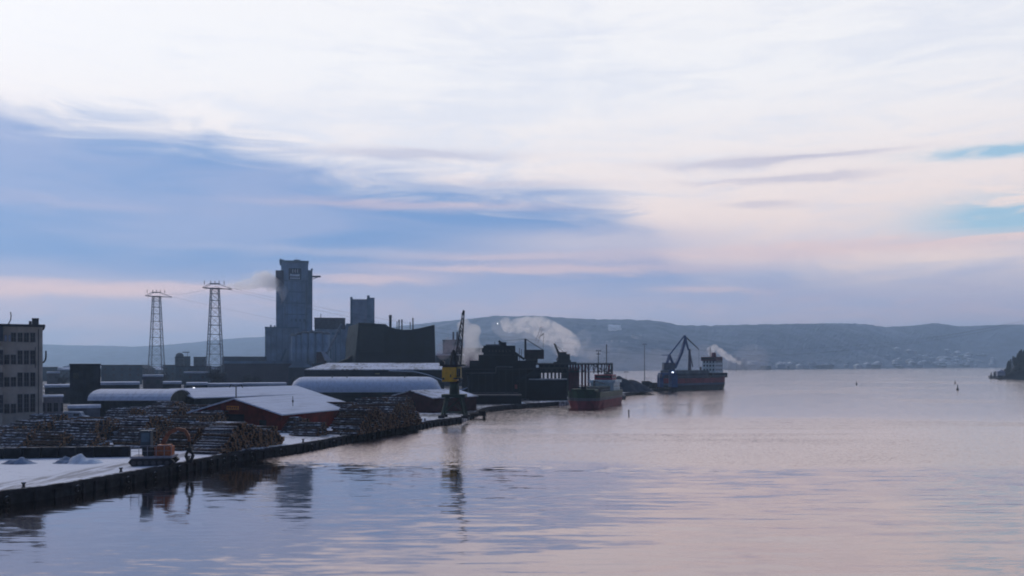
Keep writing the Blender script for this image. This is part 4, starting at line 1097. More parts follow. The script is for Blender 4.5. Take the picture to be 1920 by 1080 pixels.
# ================================================================== ORE TERMINAL
d1 = 300
t = thing('ore_store', 'huge black blocky ore building with a sloping conveyor beam at the centre of the quay', 'building', (X(905, d1), d1, GZ), R(1.5))
S = d1 / F; ox = lambda px: (px - 905) * S; oz = lambda py: Z(py, d1) - GZ
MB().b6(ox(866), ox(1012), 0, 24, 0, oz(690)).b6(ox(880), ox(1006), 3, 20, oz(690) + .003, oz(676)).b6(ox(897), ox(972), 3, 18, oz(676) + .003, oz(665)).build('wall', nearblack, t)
MB().b6(ox(906), ox(967), 4, 16, oz(665) + .003, oz(647.5)).b6(ox(903), ox(909), 4, 16, oz(660), oz(652)).b6(ox(936), ox(950), 5, 13, oz(647.5) + .003, oz(641)).build('upper_house', M('ore_upper', (.012, .018, .026), .85, .4, .3), t)
MB().b6(ox(911), ox(938), 3.9, 14, oz(647.4), oz(645)).build('roof', M('roof_blue', (.07, .10, .15), .8), t)
MB().bar((ox(935), 2, oz(639)), (ox(984), 2, oz(674)), .7, .5).bar((ox(950), 2, oz(656)), (ox(966), 2, oz(668)), .35).build('conveyor_gallery', nearblack, t)
tz = MB()
for px_b in (946, 953, 960, 967, 974):
    y0 = 639 + (px_b - 935) * 35 / 49
    tz.bar((ox(px_b), 2, oz(y0)), (ox(px_b + 1), 2, oz(676)), .16)
tz.build('bracing', nearblack, t)
for px_m, y0, y1 in ((928, 640, 647), (975, 652, 668), (979, 654, 672)): MB().bar((ox(px_m), 6, oz(y1)), (ox(px_m), 6, oz(y0)), .12, n=6).build('mast', cblk, t)
MB().b6(ox(870), ox(972), -.12, -.003, oz(737), oz(735.6)).build('ledge', M('ledge_dim', (.09, .10, .13), .8), t)
MB().b6(ox(965), ox(970), -.1, -.003, oz(729), oz(721)).build('fire_cabinet', M('cabinet_red', (.20, .02, .02), .6), t)
MB().bar((ox(968), -2.5, oz(716)), (ox(1004), -2.5, oz(693)), .55, .45).bar((ox(985), -2.5, 0), (ox(985), -2.5, oz(706)), .2).build('conveyor_gallery', navy, t)
MB().path([(ox(874), -.6, oz(699)), (ox(930), -.6, oz(699)), (ox(930), -.6, oz(688)), (ox(962), -.6, oz(688))], .22, 6).path([(ox(878), -.5, 0), (ox(878), -.5, oz(703))], .3, 6).build('pipework', M('pipe_dim', (.05, .06, .08), .6), t)
MB().b6(ox(868), ox(1010), -1.1, -.003, oz(692.4), oz(691.8)).b6(ox(898), ox(970), 1.8, 2.997, oz(666), oz(665.4)).build('walkway', M('walk_dim', (.06, .07, .09), .7), t)
for i in range(7): MB().b6(ox(916 + i * 6.5), ox(918.6 + i * 6.5), 3.92, 3.997, oz(659.5), oz(656)).build('window', M('town_window', (.02, .028, .04), .3), t)
for i in range(9): MB().b6(ox(884) + i * 2.3, ox(884) + i * 2.3 + .25, -.18, -.003, 0, oz(691)).build('pilaster', navy, t)
# low dark shed with pale ridge under the gantry
t, w, h = block('quay_shed', 'black shed with a thin pale roof line under the gantry', 'shed', 992, 1063, 711, 290, 14, nearblack, roofm=M('pale_ridge', (.16, .19, .24), .8, .4, 1), roof_t=.3)
mound(981, 741, 3.4, 3, 4.6, 2.2, label='steep white heap glimpsed between the ore building and the black shed', h0=GZ)
mound(990, 741, 2.6, 3, 4.6, 5.2, label='second steep white heap right of the first beside the black shed', h0=GZ)
# gantry
d1 = 335; S = d1 / F; gx_ = lambda px: (px - 1010) * S; gz_ = lambda py: Z(py, d1) - GZ
t = thing('gantry_runway', 'elevated crane runway on dark trestle legs behind the green ship', 'gantry', (X(1010, d1), d1, GZ), R(-1))
MB().b6(gx_(985), gx_(1148), -2, 2, gz_(684), gz_(681)).build('runway_deck', cblk, t)
rr_ = MB().bar((gx_(1010), -2, gz_(679.5)), (gx_(1148), -2, gz_(679.5)), .05)
for i in range(26): rr_.bar((gx_(1010 + i * 5.4), -2, gz_(681)), (gx_(1010 + i * 5.4), -2, gz_(679.4)), .05)
rr_.build('handrail', cblk, t)
MB().b6(gx_(1010), gx_(1064), -1.5, -1.2, gz_(699), gz_(684) - .003).build('cladding', nearblack, t)
tr_ = MB().bar((gx_(985), -1.9, gz_(690)), (gx_(1066), -1.9, gz_(690)), .3).bar((gx_(1066), -1.9, gz_(697)), (gx_(1146), -1.9, gz_(697)), .18)
for i in range(14):
    a = 1010 + i * 9.8; tr_.bar((gx_(a), -1.9, gz_(684)), (gx_(a + 4.9), -1.9, gz_(697)), .13).bar((gx_(a + 4.9), -1.9, gz_(697)), (gx_(a + 9.8), -1.9, gz_(684)), .13)
tr_.build('truss', cblk, t)
redst = M('red_steel', (.13, .022, .04), .7, .3, .5)
for i, px_l in enumerate((1013, 1019, 1027, 1034, 1041, 1048)): MB().bar((gx_(px_l), 0, 0), (gx_(px_l), 0, gz_(684)), .55).build('leg', cblk, t)
for px_l in (1056, 1062): MB().b6(gx_(px_l) - .8, gx_(px_l) + .8, -1, 1, 0, gz_(684)).build('leg', cblk, t)
MB().b6(gx_(1066), gx_(1085), -.8, .8, 2, gz_(692)).build('shutter_panel', redst, t)
for px_l in (1069, 1074, 1079, 1084, 1091, 1097, 1103): MB().bar((gx_(px_l), -1, 0), (gx_(px_l), -1, gz_(684)), .5).build('leg', redst, t)
for px_l in (1113, 1120, 1127, 1133): MB().bar((gx_(px_l), -1, gz_(700)), (gx_(px_l), -1, gz_(684)), .25).build('hanger', cblk, t)
for dx_ in (-1, 1):
    for sy in (-1.7, 1.7): MB().bar((gx_(1142) + dx_ * 1.0, sy, 0), (gx_(1144.5) + dx_ * .5, sy, gz_(684)), .32).build('leg', redst if dx_ < 0 else cblk, t)
MB().bar((gx_(1139), -1.7, gz_(700)), (gx_(1147), -1.7, gz_(688)), .12).bar((gx_(1147), -1.7, gz_(700)), (gx_(1139), -1.7, gz_(688)), .12).bar((gx_(1110), -1.7, gz_(684)), (gx_(1141), -1.7, gz_(700)), .2).build('bracing', cblk, t)
# transporter crane house on the runway
dark_red_house = M('house_maroon', (.030, .014, .020), .8, .4, .4)
t = thing('transporter_crane', 'boxy dark crane house with upright mast and sloping stays on the left of the runway', 'crane', (X(1001, d1), d1, Z(680.9, d1)))
qx = lambda px: (px - 1001) * S; qz = lambda py: Z(py, d1) - Z(680.9, d1)
MB().b6(qx(983), qx(1019.5), -2.2, 2.2, qz(673), qz(656)).build('machine_house', dark_red_house, t)
MB().b6(qx(985), qx(1008), -1.8, 1.8, 0, qz(673) - .003).build('undercarriage', cblk, t)
MB().b6(qx(983.2), qx(987), -.5, .5, qz(656), qz(635)).build('mast', cblk, t)
st_ = MB().bar((qx(986), 0, qz(636)), (qx(1018), 0, qz(656)), .18).bar((qx(985), 0, qz(636)), (qx(942), -8, qz(640)), .07).bar((qx(1018), 0, qz(656)), (qx(1019.5), 0, qz(625)), .08)
st_.bar((qx(1019.5), 0, qz(625)), (qx(1010), 0, qz(633)), .12).bar((qx(1019.5), 0, qz(625)), (qx(1015), 0, qz(629)), .25).build('stay', cblk, t)
MB().bar((qx(1004), 1, qz(640)), (qx(1015), 1, qz(612)), .12).bar((qx(1008), 1, qz(645)), (qx(1017), 1, qz(616)), .1).build('lattice_jib', M('jib_hazy', (.12, .13, .17), .7), t)
t = thing('transporter_crane', 'compact black luffing crane with a short raised jib on the right of the runway', 'crane', (X(1058, d1), d1, Z(680.9, d1)))
qx = lambda px: (px - 1058) * S
MB().b6(qx(1046), qx(1068), -1.8, 1.8, qz(675), qz(664)).b6(qx(1049), qx(1062), -1.2, 1.2, qz(664) + .003, qz(660)).build('machine_house', cblk, t)
MB().b6(qx(1052), qx(1056), -1, 1, 0, qz(675) - .003).b6(qx(1038), qx(1080), -1.9, 1.9, 0, qz(678.5)).b6(qx(1044), qx(1070), -1.6, 1.6, qz(678.5) + .003, qz(675) - .003).build('undercarriage', cblk, t)
MB().bar((qx(1049), 0, qz(666)), (qx(1039), -1, qz(644)), .55, w2=.3).bar((qx(1046), 0, qz(664)), (qx(1040), -1, qz(645)), .2).bar((qx(1056), 0, qz(660)), (qx(1039), -1, qz(644)), .08).build('jib', cblk, t)
MB().bar((qx(1043), -1, qz(675)), (qx(1048), -1, qz(668)), .3).build('counterweight_arm', cblk, t)

# ================================================================== SHIPS
def hull(mb, L_, B, zs, rake=.75, sheer=0.0, flare=.15, n=22, taper=.80, pw=.75, mi=0, z_lo=-.6, stern=.7):
    """hull loft between two levels, long axis +x (bow at +x end)"""
    rings = []
    z0, z1 = zs
    for i in range(n + 1):
        u = i / n; x = -L_ / 2 + L_ * u
        w = B / 2
        if u > taper: w *= max(.04, math.cos((u - taper) / (1 - taper) * math.pi / 2)) ** pw
        if u < .12: w *= stern + (1 - stern) * math.sin(u / .12 * math.pi / 2)
        sh = sheer * max(0, (u - .75) / .25) ** 1.5
        r = []
        for k_ in range(4):
            v = k_ / 3; z = z0 + (z1 + sh - z0) * v
            ww = w * (1 - flare * (1 - (z - z_lo) / (z1 + sh - z_lo)) * (1 + (1.2 if u > .8 else 0)))
            xx = x + max(0, u - .8) * rake * (z - z_lo)
            r.append(((xx, -max(.02, ww), z), (xx, max(.02, ww), z)))
        rings.append(r)
    vs = []
    for r in rings:
        vs += [r[k_][0] for k_ in range(4)] + [r[k_][1] for k_ in (3, 2, 1, 0)]
    fs = []
    for i in range(n):
        a = i * 8
        for k_ in range(8):
            fs.append((a + k_, a + (k_ + 1) % 8, a + 8 + (k_ + 1) % 8, a + 8 + k_))
    fs.append(tuple(range(7, -1, -1))); fs.append(tuple(n * 8 + k_ for k_ in range(8)))
    return mb.add(vs, fs, mi)
shipgreen = M('ship_green', (.012, .06, .03), .55, .4, .4, streaks=.5); shipred = M('boot_red', (.24, .035, .05), .65, .35, .4, streaks=.3); shipgrey = M('ship_grey', (.13, .14, .15), .6, .3, .4)
shipwhite = M('ship_white', (.7, .82, .85), .55, .15, .5, streaks=.2)
c0 = Vector((28.6, 300)) * (13 / 14); hd = Vector((-.316, -.949)); rz = math.atan2(hd.y, hd.x)
t = thing('cargo_ship', 'green-hulled cargo ship with red boot top and white wheelhouse moored end-on to the quay', 'ship', (c0.x, c0.y, 0), rz)
Ls = 43; Bs = 10.6
lowh = hull(MB(), Ls, Bs, (-.6, 2.4), flare=.1, z_lo=-.6, stern=.85, taper=.9, pw=.45).build('lower_hull', shipred, t)
t.scale = (13 / 14,) * 3
up = hull(MB(), Ls * 1.004, Bs * 1.012, (2.41, 3.3), flare=.02, z_lo=2.4, stern=.85, taper=.9, pw=.45).build('grey_strake', shipgrey, t)
uh = hull(MB(), Ls * 1.004, Bs * 1.02, (3.31, 4.9), flare=.02, z_lo=3.3, sheer=.8, stern=.85, taper=.9, pw=.45).build('upper_hull', shipgreen, t)
MB().b6(14.2, 19.5, -3.9, 3.9, 4.9, 6.1).build('forecastle', shipgreen, t)
hl = MB().b6(-6, 12.5, -3.4, 3.4, 4.92, 6.2)
hc = hl.build('hatch_coaming', M('hatch_dark', (.02, .03, .04), .7, .3), t)
for i in range(6): MB().b6(-5.8 + i * 3.05, -3.0 + i * 3.05, -3.3, 3.3, 6.203, 6.55).build('hatch_cover', M('hatch_teal', (.04, .065, .075), .7, .3), hc)
sup = MB().b6(-19, -8.5, -4.1, 4.1, 4.92, 7.6).build('superstructure', shipwhite, t)
for i in range(5): MB().bar((-17.8 + i * 2, 4.08, 6.3), (-17.8 + i * 2, 4.16, 6.3), .3, n=10).build('porthole', glass, sup)
MB().b6(-19.6, -7.7, -4.7, 4.7, 7.603, 8.5).build('bridge_deck', shipwhite, t)
wh = MB().b6(-17, -10.5, -3.2, 3.2, 8.503, 10.4).build('wheelhouse', M('wheelhouse_red', (.28, .04, .06), .6, .2), t)
MB().b6(-10.5, -10.44, -2.8, 2.8, 9.2, 10.0).build('window', glass, wh)
MB().b6(-16.4, -11, 3.2, 3.24, 9.2, 10.0).build('window', glass, wh)
MB().b6(-18.6, -17.1, -1.3, 1.3, 8.503, 10.9).build('funnel', cblk, t)
MB().bar((9.5, -.2, 4.9), (9.5, -.2, 13.6), .22, n=8, w2=.13).bar((9.5, -1.2, 11.6), (9.5, .8, 11.6), .07).build('foremast', M('mast_white', (.5, .55, .62), .6), t)
MB().bar((-13, .6, 10.4), (-13, .6, 21.0), .16, n=6).bar((-13, -.7, 18), (-13, 1.9, 18), .06).build('mainmast', cblk, t)
MB().bar((-11, -1.9, 10.4), (-11, -1.9, 18.0), .14, n=6).bar((-11, -2.6, 17.6), (-11, -1.2, 17.6), .2).build('radar_mast', cblk, t)
rl = MB()
for i in range(22): rl.bar((-20 + i * 1.6, 4.72, 4.9), (-20 + i * 1.6, 4.72, 5.7), .04)
rl.bar((-20, 4.72, 5.7), (13.6, 4.72, 5.7), .045).build('railing', rail, t)
cr = MB().bar((3.5, 0, 6.4), (3.5, 0, 8.6), .3, n=8).bar((3.5, 0, 8.4), (-4.5, 1.6, 7.4), .2).build('deck_crane', M('deck_crane_dark', (.03, .04, .05), .6), t)
MB().b6(17, 18.4, -.8, .8, 6.1, 6.9).build('windlass', cblk, t)

# second ship
c0 = Vector((94.5, 457)); hd = Vector((.70, .714)); rz = math.atan2(hd.y, hd.x)
t = thing('cargo_ship', 'grey cargo ship with tall white accommodation and red stern moored beside the blue crane', 'ship', (c0.x, c0.y, 0), rz)
Ls, Bs = 52, 11
hull(MB(), Ls, Bs, (-.6, 2.6), flare=.12, stern=.9, rake=.12, taper=.86, pw=.6).build('lower_hull', M('hull_teal', (.015, .035, .045), .6, .3, .3), t)
hull(MB(), Ls * 1.003, Bs * 1.01, (2.61, 3.6), flare=.02, z_lo=2.6, stern=.9, rake=.12, taper=.86, pw=.6).build('blue_strake', M('strake_blue', (.08, .11, .19), .6, .2), t)
hull(MB(), Ls * 1.003, Bs * 1.02, (3.61, 6.2), flare=.02, z_lo=3.6, sheer=1.6, stern=.9, rake=.12, taper=.86, pw=.6).build('upper_hull', M('hull_red_dim', (.22, .03, .055), .6, .35, .2, streaks=.4), t)
t.scale = (.97,) * 3
MB().b6(-24, 5, -5.0, 5.0, 6.22, 8.6).build('hatch_coaming', M('hold_grey', (.06, .085, .11), .7, .3, .3, streaks=.4), t)
MB().b6(-24.5, 5.2, -5.2, 5.2, 8.603, 10.3).build('hatch_cover', M('hold_pale', (.11, .15, .18), .7, .3, .3), t)
MB().b6(9.0, 24, -5.0, 5.0, 6.25, 8.8).build('aft_deckhouse', M('deckhouse_dark', (.03, .045, .06), .7, .3), t)
sp = MB().b6(13, 21, -3.9, 3.9, 8.803, 15.2).build('superstructure', shipwhite, t)
for z_ in (10, 12.2, 14.2):
    for i in range(4): MB().b6(12.92, 12.997, -3.4 + i * 1.9, -2.5 + i * 1.9, z_, z_ + .9).build('window', glass, sp)
    for i in range(4): MB().b6(13.8 + i * 1.8, 14.6 + i * 1.8, -3.96, -3.903, z_, z_ + .9).build('window', glass, sp)
MB().b6(12.6, 19.5, -4.6, 4.6, 15.203, 17.4).build('bridge', M('bridge_maroon', (.09, .03, .06), .6, .3), t)
MB().b6(12.5, 12.597, -4.0, 4.0, 16.1, 16.9).build('window', glass, t)
MB().lathe([(1.4, 17.4), (1.25, 19.8)], 12, (18.0, 0, 0)).build('funnel', M('funnel_pink', (.20, .06, .09), .6), t)
MB().bar((14.5, 0, 17.4), (14.5, 0, 22.4), .2, n=6).bar((14.5, -1.4, 20.6), (14.5, 1.4, 20.6), .08).build('radar_mast', cblk, t)
MB().bar((-4, 1, 10.3), (-4, 1, 21.5), .95, w2=.55).bar((-4, 1, 20.5), (-1, 1, 12), .3).build('deck_crane', M('mast_plum', (.06, .055, .10), .6), t)
MB().bar((3.5, -1, 10.3), (3.5, -1, 12.0), .5, n=8).build('deck_vent', cblk, t)
rl = MB()
for i in range(31): rl.bar((-24.5 + i * 1.6, -5.5, 6.2), (-26.5 + i * 1.6, -5.5, 7.2), .05)
rl.bar((-24.5, -5.5, 7.2), (23, -5.5, 7.2), .06).build('railing', rail, t)

# ================================================================== BLUE CRANE
blue = M('crane_blue', (.025, .08, .24), .6, .3, .5); blue2 = M('crane_grey_blue', (.10, .13, .18), .6, .25, .5)
dB = 428; S = dB / F
t = thing('harbour_crane', 'blue slewing harbour crane with a folded double boom beside the grey ship', 'crane', (X(1255, dB), dB, GZ))
bx = lambda px: (px - 1255) * S; bz = lambda py: Z(py, dB) - GZ
for px_l, sy in ((1238, -3), (1238, 3), (1262, -3), (1262, 3)):
    w_ = .9 if px_l == 1238 else 1.5
    lg = MB().b6(bx(px_l) - w_, bx(px_l) + w_, sy - .8, sy + .8, .8, bz(703)).build('leg', blue, t)
    MB().b6(bx(px_l) - w_ - .4, bx(px_l) + w_ + .4, sy - .9, sy + .9, 0, .797).build('bogie', cblk, lg)
pb = MB().b6(bx(1236), bx(1266), -3.9, 3.9, bz(703) + .003, bz(699))
pb.prism([(bx(1241), bz(703)), (bx(1245), bz(703)), (bx(1241), bz(708))], -3.4, -2.6).prism([(bx(1252), bz(703)), (bx(1258), bz(703)), (bx(1258), bz(718)), (bx(1255), bz(709))], -3.4, -2.6)
pb.build('portal_beam', blue, t)
MB().b6(bx(1235), bx(1239), -4, 0, bz(708), bz(701)).build('stair_cabin', blue2, t)
MB().lathe([(2.0, bz(699)), (1.7, bz(694))], 14, (bx(1260), 0, 0)).build('slewing_ring', blue, t)
mh = MB().b6(bx(1243), bx(1263.5), -2.4, 2.4, bz(693), bz(681)).build('machine_house', blue2, t)
MB().b6(bx(1242.6), bx(1264), -2.6, 2.6, bz(681) + .003, bz(680)).b6(bx(1242.8), bx(1263.8), -2.5, 2.5, bz(694), bz(693) - .003).build('house_trim', blue, mh)
MB().b6(bx(1258), bx(1261), -2.7, -2.3, bz(699), bz(697)).build('flood_lamp', M_light('lamp_blue_white', (.75, .85, 1), 3), t)
af = MB()
for sy in (-1.4, 1.4):
    af.bar((bx(1251), sy, bz(680)), (bx(1255), sy * .5, bz(665)), .45).bar((bx(1261), sy, bz(680)), (bx(1255.5), sy * .5, bz(665)), .45).bar((bx(1252), sy, bz(674)), (bx(1259), sy, bz(674)), .3)
af.bar((bx(1241), 0, bz(666)), (bx(1253), 0, bz(665.5)), .22).build('a_frame', blue, t)
bm2 = MB()
for sy in (-1.1, 1.1):
    bm2.bar((bx(1265), sy, bz(690)), (bx(1277), sy * .8, bz(663)), .75).bar((bx(1277), sy * .8, bz(663)), (bx(1285), sy * .4, bz(633)), .85, w2=.7)
for u in (.2, .4, .6, .8): bm2.bar((bx(1265 + 20 * u), -1, bz(690 - 56 * u)), (bx(1265 + 20 * u), 1, bz(690 - 56 * u)), .2)
bm2.bar((bx(1265), 0, bz(690)), (bx(1273), 0, bz(668)), .35).build('main_boom', blue, t)
MB().bar((bx(1255.5), 0, bz(665)), (bx(1282), 0, bz(631)), .45).bar((bx(1255), 0, bz(665)), (bx(1263), 0, bz(681)), .2).build('tie_boom', blue, t)
MB().bar((bx(1281), 0, bz(630.5)), (bx(1286), 0, bz(630.5)), .6).bar((bx(1284), 0, bz(632)), (bx(1291), 0, bz(657)), .75, w2=.5).build('boom_head', blue, t)
MB().bar((bx(1286), 0, bz(632)), (bx(1309), -2, bz(655.5)), .5, w2=.28).build('fly_jib', M('jib_slate', (.05, .07, .10), .6), t)
MB().bar((bx(1308.5), -2, bz(655)), (bx(1309), -2, bz(690)), .07).build('hoist_rope', cblk, t)

# ================================================================== STOCKPILE, MASTS, EQUIPMENT
slate = M('stockpile_slate', (.035, .045, .065), .95, .4, .3, snow=(.97, .3, .4))
def pile(px, d, w, dpt, h, seed, label):
    mb = MB(); n = 28; vs = []
    for i in range(n + 1):
        for j in range(n + 1):
            u, v = 2 * i / n - 1, 2 * j / n - 1; r = min(1, math.hypot(u, v))
            z = h * (1 - r ** 1.6) * (1 + .12 * noise.noise(Vector((u * 3 + seed, v * 3, 0)))) + .2 * noise.noise(Vector((u * 9, v * 9, seed))) * (1 - r)
            vs.append((u * w / 2, v * dpt / 2, max(0, z) - (.1 if r >= 1 else 0)))
    mb.add(vs, [(i * (n + 1) + j, (i + 1) * (n + 1) + j, (i + 1) * (n + 1) + j + 1, i * (n + 1) + j + 1) for i in range(n) for j in range(n)])
    tag(mb.build('stockpile', slate, None, (X(px, d), d, GZ), 0, True), label, 'stockpile')
pile(1163, 385, 15, 18, 6.6, 1, 'rounded slate-grey stockpile dome right behind the green ship')
pile(1182, 392, 20, 20, 4.9, 5, 'longer lower slate stockpile sloping down to the right of the dome')
def mast(px, d, pyt, w_, label, base=GZ, arm=True):
    t = thing('lighting_mast', label, 'mast', (X(px, d), d, base))
    H = Z(pyt, d) - base
    MB().bar((0, 0, 0), (0, 0, H), w_, n=8, w2=w_ * .6).build('post', MATS['pole_dark'], t)
    MB().bar((-.9, 0, H), (.9, 0, H), .12).b6(-1.0, -.5, -.2, .2, H - .35, H - .1).b6(.5, 1.0, -.2, .2, H - .35, H - .1).build('lamp_head', cblk, t)
mast(1208.5, 425, 645, .2, 'tall thin lighting mast between the stockpile and the blue crane')
mast(1174, 400, 697, .1, 'short thin pole rising behind the slate stockpile')
mast(1122, 348, 657, .22, 'lighting mast above the right end of the runway')
d1 = 432
for i, (px0, px1, pyt, lab) in enumerate(((1204, 1222, 714.5, 'bigger dark tipper lorry parked on the outer quay left of the blue crane'), (1223, 1234, 717.5, 'smaller dark lorry parked right beside the blue crane legs'))):
    w = (px1 - px0) * d1 / F; h = Z(pyt, d1) - GZ
    t = thing('lorry', lab, 'lorry', (X((px0 + px1) / 2, d1), d1, GZ), R(5), 'lorries on the outer quay')
    MB().prism([(-w / 2, .8), (w * .22, .8), (w * .26, h), (-w / 2 - .1, h)], -1.2, 1.2).build('tipper_body', M('tipper_dark', (.03, .035, .045), .7), t)
    cbb = MB().prism([(w * .28, .6), (w / 2, .6), (w / 2, h * .6), (w * .44, h * .9), (w * .28, h * .9)], -1.1, 1.1).build('cab', cblk, t)
    MB().b6(w * .32, w * .44, -1.13, -1.103, h * .55, h * .8).build('window', glass, cbb)
    for x_ in (-w * .38, -w * .15, w * .36):
        for y_ in (-1.0, 1.0): MB().bar((x_, y_ - .15, .48), (x_, y_ + .15, .48), .48, n=12).build('wheel', MATS['tyre_black'], t)
t = thing('bridge_railing', 'pale steel frame above the parked lorry on the outer quay', 'frame', (X(1214, 440), 440, GZ))
w = 14 * 440 / F
fr = MB()
for x_ in (-w / 2, -w / 6, w / 6, w / 2): fr.bar((x_, 0, 0), (x_, 0, Z(708, 440) - GZ), .09)
fr.bar((-w / 2, 0, Z(708, 440) - GZ), (w / 2, 0, Z(708, 440) - GZ), .1).build('frame', rail, t)

# channel markers
def marker(px, py, hpx, label, kind_):
    d = CH * F / (py - HZ); h = hpx * d / F
    t = thing('channel_marker', label, 'marker', (X(px, d), d, 0), 0, 'navigation marks in the fjord')
    if kind_ == 'post':
        MB().bar((0, 0, -1), (0, 0, h), .14, n=8).build('post', cblk, t); MB().bar((0, 0, h * .8), (0, 0, h * .95), .2, n=8).build('band', M('mark_band', (.2, .15, .1), .6), t)
    else:
        MB().lathe([(h * .22, -.2), (h * .24, h * .2), (h * .12, h * .3), (h * .06, h * .8)], 10).build('buoy', M('buoy_dark', (.03, .03, .04), .6), t)
        MB().lathe([(h * .12, h * .8), (h * .02, h)], 8).build('topmark', cblk, t)
marker(1179, 780, 12, 'thin dark post standing in the water right of the green ship', 'post')
marker(1606, 721, 7, 'small dark buoy far out in mid fjord', 'buoy')
marker(1795.5, 731, 10, 'larger dark buoy left of the wooded point', 'buoy')
marker(1791, 719, 6, 'tiny buoy just behind the larger one left of the wooded point', 'buoy')

# ================================================================== WOODED POINT ON THE RIGHT
mb = MB(); n = 34; vs = []
dP = 800
def point_h(x, y):
    """land height of the wooded point"""
    u = (x / y * dP - X(1852, dP)) / 60.0
    edge = min(u * 1.0, (y - 765) / 40.0, (960 - y) / 60.0)
    if edge <= 0: return -2 + edge
    return min(34, 3 * min(1, edge * 3) + 40 * max(0, u - .2)) * min(1, edge * 2.5) + noise.noise(Vector((x / 14, y / 14, 2))) * 1.2
nx, ny = 60, 44
for i in range(nx + 1):
    for j in range(ny + 1):
        x = X(1846, dP) + 190 * i / nx; y = 745 + 240 * j / ny
        vs.append((x, y, point_h(x, y)))
mb.add(vs, [(i * (ny + 1) + j, (i + 1) * (ny + 1) + j, (i + 1) * (ny + 1) + j + 1, i * (ny + 1) + j + 1) for i in range(nx) for j in range(ny)])
tag(mb.build('headland', M('headland_ground', (.03, .034, .035), .95, .4, .1, snow=(.97, .1, .3)), None, (0, 0, 0), 0, True), 'dark rocky headland', None, None, 'structure')
def conifer(seed, H):
    rr = random.Random(seed); tr = MB().bar((0, 0, -.5), (0, 0, H * .95), .022 * H, n=6, w2=.004 * H); cr = MB()
    n = 620
    for i in range(n):
        v = rr.random() ** .8; z = H * (.10 + .9 * v); rad = (1 - v) ** .85 * H * .21 * rr.uniform(.25, 1.15) + .15
        a = rr.uniform(0, 6.283); p_ = Vector((math.cos(a) * rad, math.sin(a) * rad, z - rad * .25))
        s_ = H * .045 * rr.uniform(.6, 1.3); e1 = Vector((math.cos(a), math.sin(a), -.35)) * s_; e2 = Vector((-math.sin(a), math.cos(a), rr.uniform(-.3, .3))) * s_ * .7
        cr.add([p_ - e1 * .4 + e2, p_ + e1, p_ - e1 * .4 - e2], [(0, 1, 2)])
    return tr, cr
protos = []
rnd = random.Random(77); cnt = 0; tries = 0
while cnt < 190 and tries < 4000:
    tries += 1
    y = rnd.uniform(772, 850); x = (X(1856, dP) + rnd.random() ** .8 * 60) * y / dP
    z = point_h(x, y)
    if z < .3: continue
    u = (x / y * dP - X(1852, dP)) / 60
    H = rnd.uniform(7, 11) if u > .3 else rnd.uniform(3, 6)
    if len(protos) < 4:
        tr, cr = conifer(len(protos) + 3, 10)
        t = thing('conifer', 'dark conifer in the dense wood on the right-hand point', 'tree', (x, y, z), rnd.uniform(0, 6), 'conifers on the wooded point')
        tr.build('trunk', bark3, t); cr.build('crown', ever, t); t.scale = (H / 10,) * 3; protos.append(t)
    else: copy_thing(protos[cnt % 4], (x, y, z), rnd.uniform(0, 6), None, H / 10)
    cnt += 1
t = thing('boathouse', 'small pale cabin among the trees on the wooded point', 'house', (X(1876, 772), 772, 3.2), R(-10))
MB().b6(-3, 3, -2, 2, 0, 3.4).build('wall', tone[4], t); MB().prism([(-3.3, 3.403), (3.3, 3.403), (0, 5.2)], -2.3, 2.3).build('roof', rs, t)

# ================================================================== FAR SHORE
rnd = random.Random(9)
def far_ground(px, t_): 
    x, y, z = hill_point(px, t_); return x, y, z
hp = []
def far_house(px, t_, lit, w, h, idx):
    x, y, z = hill_point(px, t_)
    if idx < 3:
        t = thing('hillside_house', 'tiny pale house in the village on the far hillside', 'house', (x, y, z - 1.0), rnd.uniform(-.4, .4), 'village houses on the far hillside')
        MB().b6(-w, w, -5, 5, 0, h).build('wall', [tone[4], M('far_cream', (.55, .55, .55), .9), tone[2]][idx], t)
        MB().prism([(-w - .5, h + .003), (w + .5, h + .003), (0, h + 4)], -5.6, 5.6).build('roof', M('far_roof_snow', (.75, .8, .88), .9), t); hp.append(t)
    else: copy_thing(hp[idx % 3], (x, y, z - 1.0), rnd.uniform(-.5, .5), None, rnd.uniform(.7, 1.4))
idx = 0
for i in range(120):
    px = rnd.gauss(1775, 45) if i < 90 else rnd.uniform(1380, 1700)
    t_ = abs(rnd.gauss(.12, .12)) + .02 if i < 90 else rnd.uniform(.01, .06)
    far_house(min(px, 1860), min(t_, .42), 0, rnd.uniform(8, 14), rnd.uniform(6, 10), idx); idx += 1
# tanks and silos on the far shore
for i, (px, w_, h_) in enumerate(((1372, 9, 20), (1384, 7, 26), (1394, 9, 22), (1412, 16, 17), (1428, 12, 14), (1440, 9, 10))):
    x, y, z = hill_point(px, .015)
    o = MB().lathe([(w_, -3), (w_, h_), (w_ * .5, h_ + 3)], 16).build('storage_tank', M('far_tank', (.40, .42, .48), .8, .2, .05), None, (x, y, z), 0, True)
    tag(o, ('leftmost hazy silo on the far shore behind the second ship', 'tallest hazy silo on the far shore', 'silo right of the tallest one on the far shore', 'widest pale storage tank on the far shore', 'pale tank second from the right on the far shore', 'smallest rightmost tank on the far shore')[i], 'tank', 'storage tanks on the far shore')
